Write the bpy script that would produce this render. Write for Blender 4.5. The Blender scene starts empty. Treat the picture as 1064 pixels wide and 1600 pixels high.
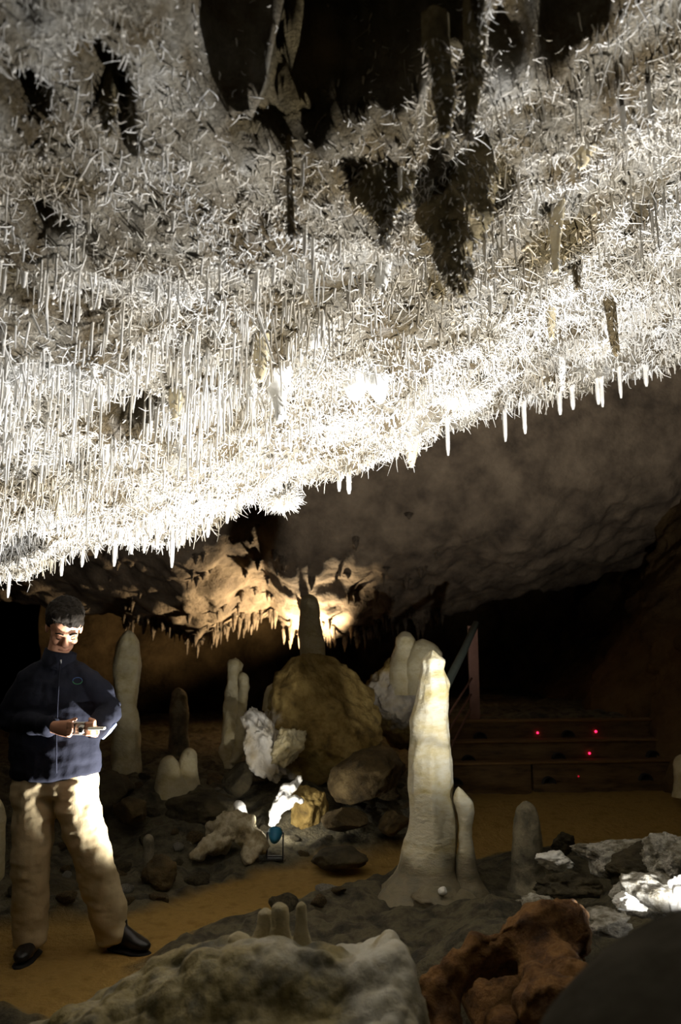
import bpy, bmesh, math, random
import numpy as np
from mathutils import Vector, Matrix

# ------------------------------------------------------------------ camera, world, exposure
scene = bpy.context.scene
C = scene.collection
F_PX = 1244.0
PITCH = math.radians(10.5)
CAM_Z = 1.5
cam_data = bpy.data.cameras.new('camera')
cam = bpy.data.objects.new('camera', cam_data)
C.objects.link(cam)
cam.location = (0, 0, CAM_Z)
cam.rotation_euler = (math.pi / 2 + PITCH, 0, 0)
cam_data.sensor_fit = 'VERTICAL'
cam_data.sensor_height = 36.0
cam_data.lens = 36.0 * F_PX / 1600.0
cam_data.clip_start = 0.05
cam_data.dof.use_dof = True
cam_data.dof.focus_distance = 4.2
cam_data.dof.aperture_fstop = 2.4
scene.camera = cam

world = bpy.data.worlds.new('cave_dark')
scene.world = world
world.use_nodes = True
world.node_tree.nodes['Background'].inputs['Color'].default_value = (0.8, 0.75, 0.6, 1)
world.node_tree.nodes['Background'].inputs['Strength'].default_value = 0.0
vs = scene.view_settings
vs.view_transform = 'Standard'
vs.look = 'None'
vs.gamma = 1.0
vs.use_curve_mapping = False
vs.exposure = 0.0

COOL = (1.0, 0.985, 0.965)
WARM = (1.0, 0.80, 0.52)
AMBER = (1.0, 0.62, 0.26)
# name: position, aim point, watts, cone degrees, colour, label   (each is a real floodlight fixture, built further down)
LAMPS = [
    dict(pos=(-0.30, 4.36, 0.075), aim=(-1.15, 4.66, 2.2), w=1200, cone=96, col=COOL, r=0.05, size=0.5,
         label='small floodlight on the floor behind the rounded flowstone mound'),
    dict(pos=(1.36, 3.12, 0.44), aim=(1.28, 3.66, 2.75), w=1200, cone=160, col=COOL, r=0.06, blend=0.95, size=0.8,
         label='floodlight hidden behind the dark rounded boss, glaring on the pale rocks'),
]

# ------------------------------------------------------------------ camera maths and noise
SP, CP = math.sin(PITCH), math.cos(PITCH)
def ray(px, py):
    xc = (px - 532.0) / F_PX
    yc = -(py - 800.0) / F_PX
    return np.array([xc, CP - SP * yc, SP + CP * yc])
def P(px, py, Y):
    d = ray(px, py)
    return np.array([d[0] / d[1] * Y, Y, CAM_Z + d[2] / d[1] * Y])
def mpp(py, Y):
    """metres per photo pixel at distance Y"""
    return Y / ray(532, py)[1] / F_PX

def _h(ix, iy, iz, seed):
    n = (ix * np.uint32(374761393) + iy * np.uint32(668265263) + iz * np.uint32(2246822519) + np.uint32(seed * 974711 + 1013))
    n = (n ^ (n >> np.uint32(13))) * np.uint32(1274126177)
    n = (n ^ (n >> np.uint32(16))) * np.uint32(2654435761)
    n = n ^ (n >> np.uint32(15))
    return n.astype(np.float64) / 2147483648.0 - 1.0
def vnoise(p, seed=0):
    p = np.asarray(p, dtype=np.float64)
    i = np.floor(p).astype(np.int64)
    f = p - i
    u = f * f * f * (f * (f * 6 - 15) + 10)
    iu = (i & 0xffffffff).astype(np.uint32)
    x, y, z = iu[..., 0], iu[..., 1], iu[..., 2]
    o = np.uint32(1)
    def L(a, b, t): return a + (b - a) * t
    with np.errstate(over='ignore'):
        c00 = L(_h(x, y, z, seed), _h(x + o, y, z, seed), u[..., 0])
        c10 = L(_h(x, y + o, z, seed), _h(x + o, y + o, z, seed), u[..., 0])
        c01 = L(_h(x, y, z + o, seed), _h(x + o, y, z + o, seed), u[..., 0])
        c11 = L(_h(x, y + o, z + o, seed), _h(x + o, y + o, z + o, seed), u[..., 0])
    return L(L(c00, c10, u[..., 1]), L(c01, c11, u[..., 1]), u[..., 2])
def fbm(p, octs=4, seed=0, gain=0.5, lac=2.03):
    p = np.asarray(p, dtype=np.float64)
    s = np.zeros(p.shape[:-1]); a = 1.0
    for k in range(octs):
        s += a * vnoise(p + 17.3 * k, seed + k)
        p = p * lac; a *= gain
    return s
def xyz(x, y, z=0.0):
    return np.stack([x, y, np.zeros_like(x) + z], -1)
def sstep(a, b, t):
    t = np.clip((t - a) / (b - a), 0, 1)
    return t * t * (3 - 2 * t)
rng = np.random.default_rng(11)

# ------------------------------------------------------------------ mesh helpers
def mesh_np(name, V, Fa, smooth=True, attrs=None):
    me = bpy.data.meshes.new(name)
    V = np.ascontiguousarray(V, dtype=np.float32).reshape(-1, 3)
    Fa = np.ascontiguousarray(Fa, dtype=np.int32)
    n, k = Fa.shape
    me.vertices.add(len(V)); me.vertices.foreach_set('co', V.ravel())
    me.loops.add(n * k); me.loops.foreach_set('vertex_index', Fa.ravel())
    me.polygons.add(n)
    me.polygons.foreach_set('loop_start', np.arange(0, n * k, k, dtype=np.int32))
    me.polygons.foreach_set('use_smooth', np.full(n, smooth, dtype=bool))
    me.update(calc_edges=True)
    for key, arr in (attrs or {}).items():
        a = me.attributes.new(key, 'FLOAT', 'POINT')
        a.data.foreach_set('value', np.ascontiguousarray(arr, dtype=np.float32).ravel())
    return me
def link(name, me, mat=None, parent=None, loc=(0, 0, 0), label=None, cat=None, group=None, kind=None):
    o = bpy.data.objects.new(name, me)
    C.objects.link(o)
    if mat is not None and me is not None and len(me.materials) == 0:
        me.materials.append(mat)
    o.location = loc
    if parent is not None: o.parent = parent
    if label: o['label'] = label
    if cat: o['category'] = cat
    if group: o['group'] = group
    if kind: o['kind'] = kind
    return o
def obj(name, V, Fa, mat, origin=None, smooth=True, attrs=None, **kw):
    """one mesh object; V in world space, origin = where the object's own origin is put"""
    V = np.asarray(V, dtype=np.float64).reshape(-1, 3)
    parent = kw.get('parent')
    if origin is None:
        origin = (0, 0, 0)
    origin = np.array(origin, dtype=np.float64)
    me = mesh_np(name, V - origin, Fa, smooth, attrs)
    base = np.zeros(3)
    p = parent
    while p is not None:
        base += np.array(p.location); p = p.parent
    return link(name, me, mat, loc=tuple(origin - base), **kw)
def empty(name, loc, label=None, cat=None, group=None, parent=None):
    o = bpy.data.objects.new(name, None)
    o.empty_display_size = 0.05
    C.objects.link(o); o.location = loc
    if parent is not None: o.parent = parent
    if label: o['label'] = label
    if cat: o['category'] = cat
    if group: o['group'] = group
    return o
def grid_faces(nr, nc, wrap=False):
    r = np.arange(nr - 1)[:, None]
    c = np.arange(nc if wrap else nc - 1)[None, :]
    c2 = (c + 1) % nc
    a = r * nc + c; b = r * nc + c2
    return np.stack([a, b, b + nc, a + nc], -1).reshape(-1, 4)
def batch_tubes(paths, radii, S=4, ref=None):
    """paths (N,K,3), radii (N,K) -> verts, quads"""
    N, K, _ = paths.shape
    T = np.gradient(paths, axis=1)
    T /= np.linalg.norm(T, axis=2, keepdims=True) + 1e-9
    if ref is None:
        ref = rng.normal(size=(N, 1, 3))
    U = np.cross(T, np.broadcast_to(ref, T.shape))
    U /= np.linalg.norm(U, axis=2, keepdims=True) + 1e-9
    W = np.cross(T, U)
    ang = np.arange(S) * 2 * math.pi / S
    V = (paths[:, :, None, :] + radii[:, :, None, None] *
         (U[:, :, None, :] * np.cos(ang)[None, None, :, None] + W[:, :, None, :] * np.sin(ang)[None, None, :, None]))
    base = grid_faces(K, S, True)
    Fa = (base[None] + (np.arange(N) * K * S)[:, None, None]).reshape(-1, 4)
    return V.reshape(-1, 3), Fa
def join(parts):
    Vs, Fs, n = [], [], 0
    for V, Fa in parts:
        V = np.asarray(V).reshape(-1, 3); Fa = np.asarray(Fa)
        if Fa.shape[1] == 3:
            Fa = np.concatenate([Fa, Fa[:, 2:3]], 1)
        Vs.append(V); Fs.append(Fa + n); n += len(V)
    return np.concatenate(Vs), np.concatenate(Fs)
def box(cx, cy, cz, sx, sy, sz, rz=0.0, bevel=0.0):
    bm = bmesh.new()
    bmesh.ops.create_cube(bm, size=1.0)
    for v in bm.verts:
        v.co = Vector((v.co.x * sx, v.co.y * sy, v.co.z * sz))
    if bevel > 0:
        bmesh.ops.bevel(bm, geom=list(bm.edges), offset=bevel, segments=2, profile=0.7, affect='EDGES')
    bmesh.ops.triangulate(bm, faces=bm.faces[:])
    V, Fa = bm_arrays(bm)
    c, s = math.cos(rz), math.sin(rz)
    V = V @ np.array([[c, s, 0], [-s, c, 0], [0, 0, 1]])
    return V + np.array([cx, cy, cz]), Fa
def bm_arrays(bm):
    bm.verts.ensure_lookup_table()
    V = np.array([v.co[:] for v in bm.verts])
    Fa = np.array([[v.index for v in f.verts] for f in bm.faces], dtype=np.int32)
    bm.free()
    return V, Fa
_ico = {}
def ico(sub):
    if sub not in _ico:
        bm = bmesh.new(); bmesh.ops.create_icosphere(bm, subdivisions=sub, radius=1.0)
        _ico[sub] = bm_arrays(bm)
    return _ico[sub][0].copy(), _ico[sub][1]
def loft(path, radii, side=(1, 0, 0), S=16, caps=True):
    """closed tube with elliptical rings: path [(x,y,z)], radii [(along side, across)]"""
    path = np.array(path, float)
    K = len(path)
    T = np.gradient(path, axis=0) if K > 1 else np.array([[0, 0, 1.0]])
    T /= np.linalg.norm(T, axis=1, keepdims=True) + 1e-9
    rr = np.array([(r, r) if np.isscalar(r) else r for r in radii], float)
    side = np.array(side, float)
    U = side[None] - (T @ side)[:, None] * T
    U /= np.linalg.norm(U, axis=1, keepdims=True) + 1e-9
    W = np.cross(T, U)
    ang = np.arange(S) * 2 * math.pi / S
    V = path[:, None] + rr[:, 0, None, None] * U[:, None] * np.cos(ang)[None, :, None] + rr[:, 1, None, None] * W[:, None] * np.sin(ang)[None, :, None]
    V = V.reshape(-1, 3)
    Fa = grid_faces(K, S, True)
    if caps:
        n = len(V)
        e0 = path[0] - T[0] * rr[0].min() * 0.45; e1 = path[-1] + T[-1] * rr[-1].min() * 0.45
        V = np.concatenate([V, [e0, e1]])
        k = np.arange(S); k2 = (k + 1) % S
        c0 = np.stack([k2, k, np.full(S, n), np.full(S, n)], 1)
        b = (K - 1) * S
        c1 = np.stack([b + k, b + k2, np.full(S, n + 1), np.full(S, n + 1)], 1)
        Fa = np.concatenate([Fa, c0, c1])
    return V, Fa
def clean(V, Fa):
    """quads with repeated corner -> triangles through bmesh, for solid remeshing"""
    bm = bmesh.new()
    vs_ = [bm.verts.new(v) for v in V]
    for f in Fa:
        u = []
        for i in f:
            if i not in u: u.append(int(i))
        if len(u) > 2:
            try: bm.faces.new([vs_[i] for i in u])
            except ValueError: pass
    bmesh.ops.recalc_face_normals(bm, faces=bm.faces[:])
    return bm
def solid(parts, voxel, smooth=4, name='solid'):
    """union of overlapping closed shapes as one continuous skin"""
    V, Fa = join(parts)
    bm = clean(V, Fa)
    me = bpy.data.meshes.new(name); bm.to_mesh(me); bm.free()
    o = bpy.data.objects.new(name, me); C.objects.link(o)
    m = o.modifiers.new('r', 'REMESH'); m.mode = 'VOXEL'; m.voxel_size = voxel; m.adaptivity = 0
    if smooth:
        s = o.modifiers.new('s', 'SMOOTH'); s.iterations = smooth; s.factor = 0.5
    dg = bpy.context.evaluated_depsgraph_get(); dg.update()
    ev = o.evaluated_get(dg)
    em = ev.to_mesh()
    n = len(em.vertices)
    co = np.empty(n * 3, np.float32); em.vertices.foreach_get('co', co)
    no = np.empty(n * 3, np.float32); em.vertices.foreach_get('normal', no)
    em.calc_loop_triangles()
    t = np.empty(len(em.loop_triangles) * 3, np.int32); em.loop_triangles.foreach_get('vertices', t)
    ev.to_mesh_clear()
    bpy.data.objects.remove(o); bpy.data.meshes.remove(me)
    return co.reshape(-1, 3).astype(float), t.reshape(-1, 3), no.reshape(-1, 3).astype(float)

# ------------------------------------------------------------------ materials
def mat(name, cols, scale=6.0, detail=6.0, rough=0.75, bump=0.4, bump_scale=None, bump_dist=0.02, attr=None,
        attr_cols=None, stretch=(1, 1, 1), spec=0.35, emission=None, metal=0.0, sss=0.0, lo=0.3, hi=0.7, bands=None):
    """procedural noise material; cols = list of colours for the ramp; attr = painted tone attribute mixed to attr_cols"""
    m = bpy.data.materials.new(name); m.use_nodes = True
    nt = m.node_tree; N = nt.nodes; Lk = nt.links
    b = N['Principled BSDF']
    b.inputs['Roughness'].default_value = rough
    b.inputs['Specular IOR Level'].default_value = spec
    b.inputs['Metallic'].default_value = metal
    if sss > 0:
        b.inputs['Subsurface Weight'].default_value = sss
        b.inputs['Subsurface Radius'].default_value = (0.03, 0.02, 0.012)
    tc = N.new('ShaderNodeTexCoord'); mp = N.new('ShaderNodeMapping')
    mp.inputs['Scale'].default_value = stretch
    Lk.new(tc.outputs['Object'], mp.inputs['Vector'])
    nz = N.new('ShaderNodeTexNoise'); nz.inputs['Scale'].default_value = scale
    nz.inputs['Detail'].default_value = detail; nz.inputs['Roughness'].default_value = 0.62
    Lk.new(mp.outputs['Vector'], nz.inputs['Vector'])
    def ramp(cs, fac):
        r = N.new('ShaderNodeValToRGB')
        el = r.color_ramp.elements
        k = len(cs)
        for i, c in enumerate(cs):
            pos = lo + (hi - lo) * i / max(1, k - 1)
            if i < 2:
                e = el[i]; e.position = pos
            else:
                e = el.new(pos)
            e.color = (*c, 1)
        if k == 1: el[1].color = (*cs[0], 1)
        Lk.new(fac, r.inputs['Fac'])
        return r.outputs['Color']
    col = ramp(cols, nz.outputs['Fac'])
    if attr:
        at = N.new('ShaderNodeAttribute'); at.attribute_name = attr
        n2 = N.new('ShaderNodeTexNoise'); n2.inputs['Scale'].default_value = scale * 1.7
        n2.inputs['Detail'].default_value = 5
        Lk.new(mp.outputs['Vector'], n2.inputs['Vector'])
        col2 = ramp(attr_cols, n2.outputs['Fac'])
        mx = N.new('ShaderNodeMix'); mx.data_type = 'RGBA'
        Lk.new(at.outputs['Fac'], mx.inputs[0])
        Lk.new(col, mx.inputs[6]); Lk.new(col2, mx.inputs[7])
        col = mx.outputs[2]
    if bands:
        wv = N.new('ShaderNodeTexWave'); wv.wave_type = 'BANDS'; wv.bands_direction = 'Z'
        wv.inputs['Scale'].default_value = bands[0]; wv.inputs['Distortion'].default_value = 6
        wv.inputs['Detail'].default_value = 3
        Lk.new(tc.outputs['Object'], wv.inputs['Vector'])
        mu = N.new('ShaderNodeMath'); mu.operation = 'MULTIPLY'; mu.inputs[1].default_value = bands[2]
        Lk.new(wv.outputs['Fac'], mu.inputs[0])
        mx = N.new('ShaderNodeMix'); mx.data_type = 'RGBA'
        Lk.new(mu.outputs[0], mx.inputs[0]); Lk.new(col, mx.inputs[6])
        mx.inputs[7].default_value = (*bands[1], 1)
        col = mx.outputs[2]
    Lk.new(col, b.inputs['Base Color'])
    if bump > 0:
        n3 = N.new('ShaderNodeTexNoise'); n3.inputs['Scale'].default_value = bump_scale or scale * 4
        n3.inputs['Detail'].default_value = 6; n3.inputs['Roughness'].default_value = 0.65
        Lk.new(mp.outputs['Vector'], n3.inputs['Vector'])
        bp = N.new('ShaderNodeBump'); bp.inputs['Strength'].default_value = bump
        bp.inputs['Distance'].default_value = bump_dist
        Lk.new(n3.outputs['Fac'], bp.inputs['Height'])
        Lk.new(bp.outputs['Normal'], b.inputs['Normal'])
    if emission:
        b.inputs['Emission Color'].default_value = (*emission[0], 1)
        b.inputs['Emission Strength'].default_value = emission[1]
    return m

M = {}
M['crystal'] = mat('crystal_calcite', [(0.80, 0.80, 0.79), (0.75, 0.74, 0.71), (0.60, 0.56, 0.48), (0.78, 0.775, 0.76)], scale=3.2, rough=0.55, bump=0,
                   attr='tone', attr_cols=[(0.05, 0.04, 0.022), (0.19, 0.145, 0.07), (0.36, 0.28, 0.15)], lo=0.28, hi=0.75)
M['ceiling'] = mat('ceiling_rock', [(0.52, 0.51, 0.48), (0.34, 0.31, 0.25), (0.12, 0.09, 0.05), (0.42, 0.39, 0.34)], scale=4.0, rough=0.95, spec=0.04, bump=1.0, bump_scale=55, bump_dist=0.05,
                   attr='tone', attr_cols=[(0.035, 0.029, 0.017), (0.09, 0.07, 0.035), (0.16, 0.115, 0.055)], lo=0.28, hi=0.75)
M['cream'] = mat('cream_stalactite', [(0.72, 0.66, 0.50), (0.62, 0.52, 0.32), (0.75, 0.70, 0.58)], scale=7, rough=0.5, bump=0.25, bump_scale=30)
M['white_flow'] = mat('white_flowstone', [(0.82, 0.82, 0.80), (0.72, 0.70, 0.64)], scale=6, rough=0.4, bump=0.15, bump_scale=25)
M['brown_pend'] = mat('brown_pendant', [(0.04, 0.034, 0.018), (0.14, 0.11, 0.052), (0.27, 0.215, 0.12)], scale=14, rough=0.8, bump=0.7, bump_scale=40)
M['brown_thin'] = mat('brown_stalactite', [(0.07, 0.052, 0.024), (0.17, 0.125, 0.06)], scale=12, rough=0.6, bump=0.6)
M['stal_cream'] = mat('cream_stalagmite', [(0.42, 0.33, 0.14), (0.55, 0.46, 0.25), (0.63, 0.56, 0.36), (0.48, 0.41, 0.23)], scale=6, rough=0.5, bump=0.6, bump_dist=0.03,
                      bump_scale=26, stretch=(1, 1, 1.3), bands=(1.3, (0.38, 0.32, 0.20), 0.25))
M['stal_big'] = mat('big_stalagmite_calcite', [(0.50, 0.40, 0.16), (0.64, 0.56, 0.34), (0.74, 0.70, 0.54), (0.60, 0.52, 0.32)], scale=4.5, rough=0.45, bump=0.5, bump_dist=0.03,
                    bump_scale=18, stretch=(1, 1, 2.2), bands=(0.9, (0.42, 0.38, 0.27), 0.22), attr='tone', attr_cols=[(0.09, 0.078, 0.048), (0.19, 0.155, 0.09), (0.14, 0.12, 0.08)])
M['stal_grey'] = mat('grey_stalagmite', [(0.06, 0.055, 0.04), (0.24, 0.21, 0.14), (0.48, 0.42, 0.28)], scale=6, rough=0.7, bump=0.6, bump_scale=40)
M['ochre'] = mat('ochre_limestone', [(0.07, 0.045, 0.014), (0.25, 0.165, 0.045), (0.42, 0.30, 0.10), (0.17, 0.115, 0.04)], scale=4.5, detail=9, rough=0.8, bump=0.8, bump_scale=16, bump_dist=0.03,
                 attr='tone', attr_cols=[(0.62, 0.60, 0.55), (0.78, 0.75, 0.68), (0.55, 0.50, 0.40)])
M['brown_rock'] = mat('brown_limestone', [(0.035, 0.024, 0.010), (0.10, 0.068, 0.026), (0.19, 0.135, 0.058)], scale=6, detail=9, rough=0.85, bump=0.8, bump_scale=22, bump_dist=0.03)
M['pale_rock'] = mat('pale_limestone', [(0.05, 0.045, 0.03), (0.28, 0.25, 0.18), (0.66, 0.63, 0.55), (0.20, 0.18, 0.13)], scale=13, detail=8, rough=0.8, bump=1.0, bump_scale=45, bump_dist=0.03)
M['dark_rock'] = mat('dark_limestone', [(0.02, 0.017, 0.010), (0.06, 0.048, 0.024), (0.12, 0.095, 0.05)], scale=5, detail=8, rough=0.9, bump=0.8, bump_scale=20, bump_dist=0.03)
M['rust_rock'] = mat('rust_brown_limestone', [(0.035, 0.016, 0.006), (0.12, 0.055, 0.016), (0.26, 0.13, 0.038), (0.09, 0.042, 0.014)], scale=8, detail=9, rough=0.85, bump=0.9, bump_scale=24, bump_dist=0.03)
M['hump'] = mat('tan_flowstone', [(0.10, 0.075, 0.035), (0.30, 0.24, 0.13), (0.52, 0.46, 0.32), (0.22, 0.17, 0.09)], scale=7, rough=0.6, bump=0.6, bump_scale=24)
M['wall'] = mat('wall_limestone', [(0.035, 0.022, 0.010), (0.10, 0.062, 0.026), (0.17, 0.108, 0.046)], scale=1.6, detail=10, rough=0.95, bump=0.9, bump_scale=7, bump_dist=0.06, spec=0.1)
M['far'] = mat('far_roof_limestone', [(0.08, 0.058, 0.038), (0.20, 0.145, 0.092), (0.33, 0.245, 0.155)], scale=2.4, detail=9, rough=0.9, bump=0.8, bump_scale=9, bump_dist=0.05)
M['floor'] = mat('floor_rock', [(0.025, 0.023, 0.017), (0.075, 0.066, 0.042), (0.17, 0.145, 0.085), (0.09, 0.075, 0.045)], scale=6.5, detail=9, rough=0.85, bump=1.0, bump_scale=34, bump_dist=0.04,
                 attr='sand', attr_cols=[(0.34, 0.205, 0.045), (0.46, 0.29, 0.075), (0.40, 0.245, 0.06)])
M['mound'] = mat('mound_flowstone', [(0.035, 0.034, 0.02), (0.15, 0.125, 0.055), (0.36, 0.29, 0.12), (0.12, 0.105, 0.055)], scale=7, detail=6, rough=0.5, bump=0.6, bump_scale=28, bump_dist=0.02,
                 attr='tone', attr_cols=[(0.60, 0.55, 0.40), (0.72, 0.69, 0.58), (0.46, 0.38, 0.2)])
M['boss'] = mat('dark_boss_stone', [(0.03, 0.026, 0.018), (0.06, 0.052, 0.036), (0.09, 0.08, 0.058)], scale=6, rough=0.95, spec=0.1, bump=0.3)
M['stair'] = mat('stair_timber', [(0.045, 0.026, 0.010), (0.11, 0.065, 0.025), (0.16, 0.097, 0.038)], scale=6, rough=0.85, bump=0.5, bump_scale=30, stretch=(0.6, 1, 3))
M['stair_cap'] = mat('stair_nosing', [(0.14, 0.075, 0.024), (0.19, 0.105, 0.036)], scale=9, rough=0.85, bump=0.3)
M['niche'] = mat('step_lamp_hood', [(0.012, 0.010, 0.008), (0.02, 0.017, 0.013)], scale=9, rough=0.7, bump=0)
M['red_led'] = mat('red_step_light', [(0.8, 0.02, 0.06)], bump=0, emission=((1.0, 0.012, 0.07), 5.0))
M['red_dim'] = mat('dim_red_step_light', [(0.5, 0.02, 0.04)], bump=0, emission=((1.0, 0.012, 0.05), 0.35))
M['rail'] = mat('green_grey_rail', [(0.07, 0.085, 0.07), (0.10, 0.115, 0.09)], scale=10, rough=0.5, bump=0.1)
M['post'] = mat('red_brown_post', [(0.16, 0.075, 0.05), (0.22, 0.11, 0.075)], scale=9, rough=0.6, bump=0.15)
M['skin'] = mat('skin', [(0.46, 0.22, 0.13), (0.54, 0.28, 0.17)], scale=14, rough=0.55, bump=0.1, bump_scale=120, bump_dist=0.003)
M['hair'] = mat('dark_hair', [(0.006, 0.0045, 0.003), (0.014, 0.010, 0.006)], scale=40, rough=0.75, spec=0.12, bump=0.5, bump_scale=90, stretch=(1, 1, 0.25), bump_dist=0.006)
M['jacket'] = mat('navy_jacket', [(0.010, 0.011, 0.017), (0.016, 0.017, 0.025)], scale=6, rough=0.9, bump=0.35, bump_scale=9, bump_dist=0.02, spec=0.08)
M['lining'] = mat('light_blue_lining', [(0.25, 0.32, 0.55), (0.32, 0.40, 0.62)], scale=12, rough=0.8, bump=0.2)
M['zip'] = mat('metal_zip_pull', [(0.35, 0.35, 0.36)], rough=0.35, bump=0, metal=0.8)
M['logo_green'] = mat('green_embroidery', [(0.03, 0.16, 0.06), (0.045, 0.22, 0.09)], scale=60, bump=0.2)
M['logo_blue'] = mat('blue_embroidery', [(0.05, 0.10, 0.24)], bump=0)
M['trousers'] = mat('khaki_cotton', [(0.44, 0.345, 0.195), (0.52, 0.415, 0.245)], scale=7, rough=0.85, bump=0.3, bump_scale=14, bump_dist=0.015, spec=0.15)
M['shoe'] = mat('black_leather', [(0.010, 0.009, 0.008), (0.016, 0.014, 0.012)], scale=10, rough=0.3, bump=0.1)
M['sole'] = mat('black_rubber', [(0.012, 0.011, 0.010)], rough=0.8, bump=0)
M['cam_silver'] = mat('silver_camera_body', [(0.46, 0.46, 0.42), (0.56, 0.56, 0.52)], scale=20, rough=0.35, bump=0, metal=0.5)
M['cam_black'] = mat('black_plastic', [(0.015, 0.015, 0.016)], rough=0.35, bump=0)
M['screen'] = mat('camera_screen', [(0.15, 0.25, 0.35)], rough=0.2, bump=0, emission=((0.35, 0.6, 0.8), 0.12))
M['paper'] = mat('cream_paper', [(0.72, 0.68, 0.56)], rough=0.9, bump=0)
M['lamp_grey'] = mat('lamp_housing', [(0.03, 0.03, 0.03), (0.045, 0.045, 0.045)], scale=20, rough=0.5, bump=0.1)
M['lamp_blue'] = mat('blue_lamp_housing', [(0.02, 0.16, 0.30), (0.03, 0.22, 0.38)], scale=20, rough=0.4, bump=0)
M['lens'] = mat('lit_lamp_lens', [(0.9, 0.9, 0.9)], rough=0.2, bump=0, emission=((1.0, 0.97, 0.92), 30.0))
M['eye'] = mat('eye_white', [(0.62, 0.58, 0.54)], rough=0.3, bump=0)
M['iris'] = mat('dark_iris', [(0.02, 0.012, 0.008)], rough=0.2, bump=0)
M['lid'] = mat('eyelid_skin', [(0.40, 0.19, 0.11)], rough=0.6, bump=0)
M['lip'] = mat('lip', [(0.34, 0.12, 0.08)], rough=0.5, bump=0)

# ------------------------------------------------------------------ the near ceiling
EDGE = [(-250, 975), (-100, 945), (0, 912), (100, 888), (180, 860), (270, 845), (330, 822), (400, 788), (440, 795), (500, 763), (560, 752), (640, 718),
        (700, 700), (780, 676), (850, 650), (900, 630), (1000, 594), (1064, 572), (1200, 535), (1350, 500)]
LIP = [(-250, 950), (-100, 915), (0, 880), (150, 838), (300, 808), (400, 765), (450, 758), (560, 716), (640, 694), (720, 655), (780, 606),
       (860, 572), (950, 545), (1000, 533), (1064, 518), (1200, 480), (1350, 440)]
YE, YL, YN = 5.25, 4.4, 1.1
def row(tab, Y, lift):
    p = np.array([P(a, b, Y) for a, b in tab])
    return p[:, 0], p[:, 2] + lift
ex, ez = row(EDGE, YE, 0.075)
lx, lz = row(LIP, YL, 0.07)
def zc_smooth(x, y):
    x = np.asarray(x, float); y = np.asarray(y, float)
    ze = np.interp(x, ex, ez); zl = np.interp(x, lx, lz)
    zn = 3.0 + 0.10 * x
    t1 = np.clip((y - YN) / (YL - YN), -0.5, 1)
    t2 = np.clip((y - YL) / (YE - YL), 0, 1)
    z = np.where(y < YL, zn + (zl - zn) * t1 ** 1 , zl + (ze - zl) * t2 + 0.10 * np.sin(t2 * math.pi) * sstep(-1.0, 1.0, x))
    z = z + np.where(y < YL, 0.10 * np.sin(np.clip(t1, 0, 1) * math.pi), 0)
    return z
def ceil_hit(px, py, extra=0.0):
    d = ray(px, py); d = d / d[1]
    ys = np.arange(0.6, 5.3, 0.01)
    g = CAM_Z + d[2] * ys - zc_smooth(d[0] * ys, ys) - extra
    k = np.argmax(g > 0) if (g > 0).any() else len(ys) - 1
    # first crossing going outward where the ray is above the ceiling
    below = g[0] < 0
    if below and (g > 0).any():
        Y = ys[np.argmax(g > 0)]
    else:
        Y = ys[np.argmin(np.abs(g))]
    return np.array([d[0] * Y, Y, CAM_Z + d[2] * Y])
# bare dark rock patches of the roof: (photo position, half size) -> strength, recess
PATCH_PX = [(375, 50, 85, 105, 1.0, 0.5), (430, -20, 150, 120, 1.0, 0.62), (560, 45, 190, 125, 1.0, 0.62), (660, 30, 120, 100, 1.0, 0.5), (700, 150, 50, 70, 0.9, 0.12),
            (470, 160, 90, 40, 0.8, 0.12), (60, 345, 46, 44, 1.0, 0.26), (20, 90, 60, 95, 0.75, 0.2), (170, 120, 40, 90, 0.7, 0.14),
            (705, 300, 75, 60, 0.9, 0.10), (600, 285, 62, 45, 0.9, 0.10), (185, 640, 64, 36, 0.95, 0.22), (890, 40, 90, 60, 0.8, 0.25),
            (800, 60, 60, 50, 0.6, 0.1), (1035, 300, 50, 50, 0.6, 0.05), (870, 380, 70, 50, 0.5, 0.06), (690, 420, 36, 36, 0.5, 0.0), (12, 445, 30, 26, 0.7, 0.06),
            (385, 180, 40, 36, 0.7, 0.05), (820, 200, 60, 40, 0.4, 0.0), (420, 520, 40, 26, 0.5, 0.05), (270, 700, 36, 30, 0.5, 0.04), (925, 215, 60, 36, 0.4, 0.0)]
PATCH = []
for (a, b, rx, ry, st, rc) in PATCH_PX:
    c = ceil_hit(a, b); u = ceil_hit(a + rx, b); v1 = ceil_hit(a, b - ry); v2 = ceil_hit(a, b + ry)
    PATCH.append((c[0], (v1[1] + v2[1]) / 2, abs(u[0] - c[0]), max(0.05, abs(v2[1] - v1[1]) / 2), st, rc))
def patch_mask(x, y):
    tone = np.zeros_like(x); rec = np.zeros_like(x)
    w = fbm(xyz(x, y) * 5.0, 4, 40) * 0.32
    for (cx, cy, rx, ry, st, rc) in PATCH:
        d = np.sqrt(((x - cx) / rx) ** 2 + ((y - cy) / ry) ** 2) + w
        m = 1 - sstep(0.65, 1.1, d)
        tone = np.maximum(tone, m * st); rec = np.maximum(rec, m * rc)
    return tone, rec
def stain(x, y):
    return 0.55 * sstep(0.12, 0.62, fbm(xyz(x, y) * 2.4, 4, 61))
def zc(x, y):
    x = np.asarray(x, float); y = np.asarray(y, float)
    p = xyz(x, y)
    win = 0.35 + 0.65 * (1 - sstep(3.2, 4.2, y))
    z = zc_smooth(x, y)
    z = z + 0.09 * fbm(p * 1.3, 2, 3) * win + 0.055 * fbm(p * 4.2, 3, 5) + 0.03 * np.abs(fbm(p * 12.0, 3, 9)) - 0.015 + 0.010 * fbm(p * 34.0, 2, 12)
    tone, rec = patch_mask(x, y)
    z = z + rec
    ye = YE + 0.10 * fbm(p * 2.0, 3, 21)
    z = z + np.maximum(0, y - ye) * 2.6
    return z, tone

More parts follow.
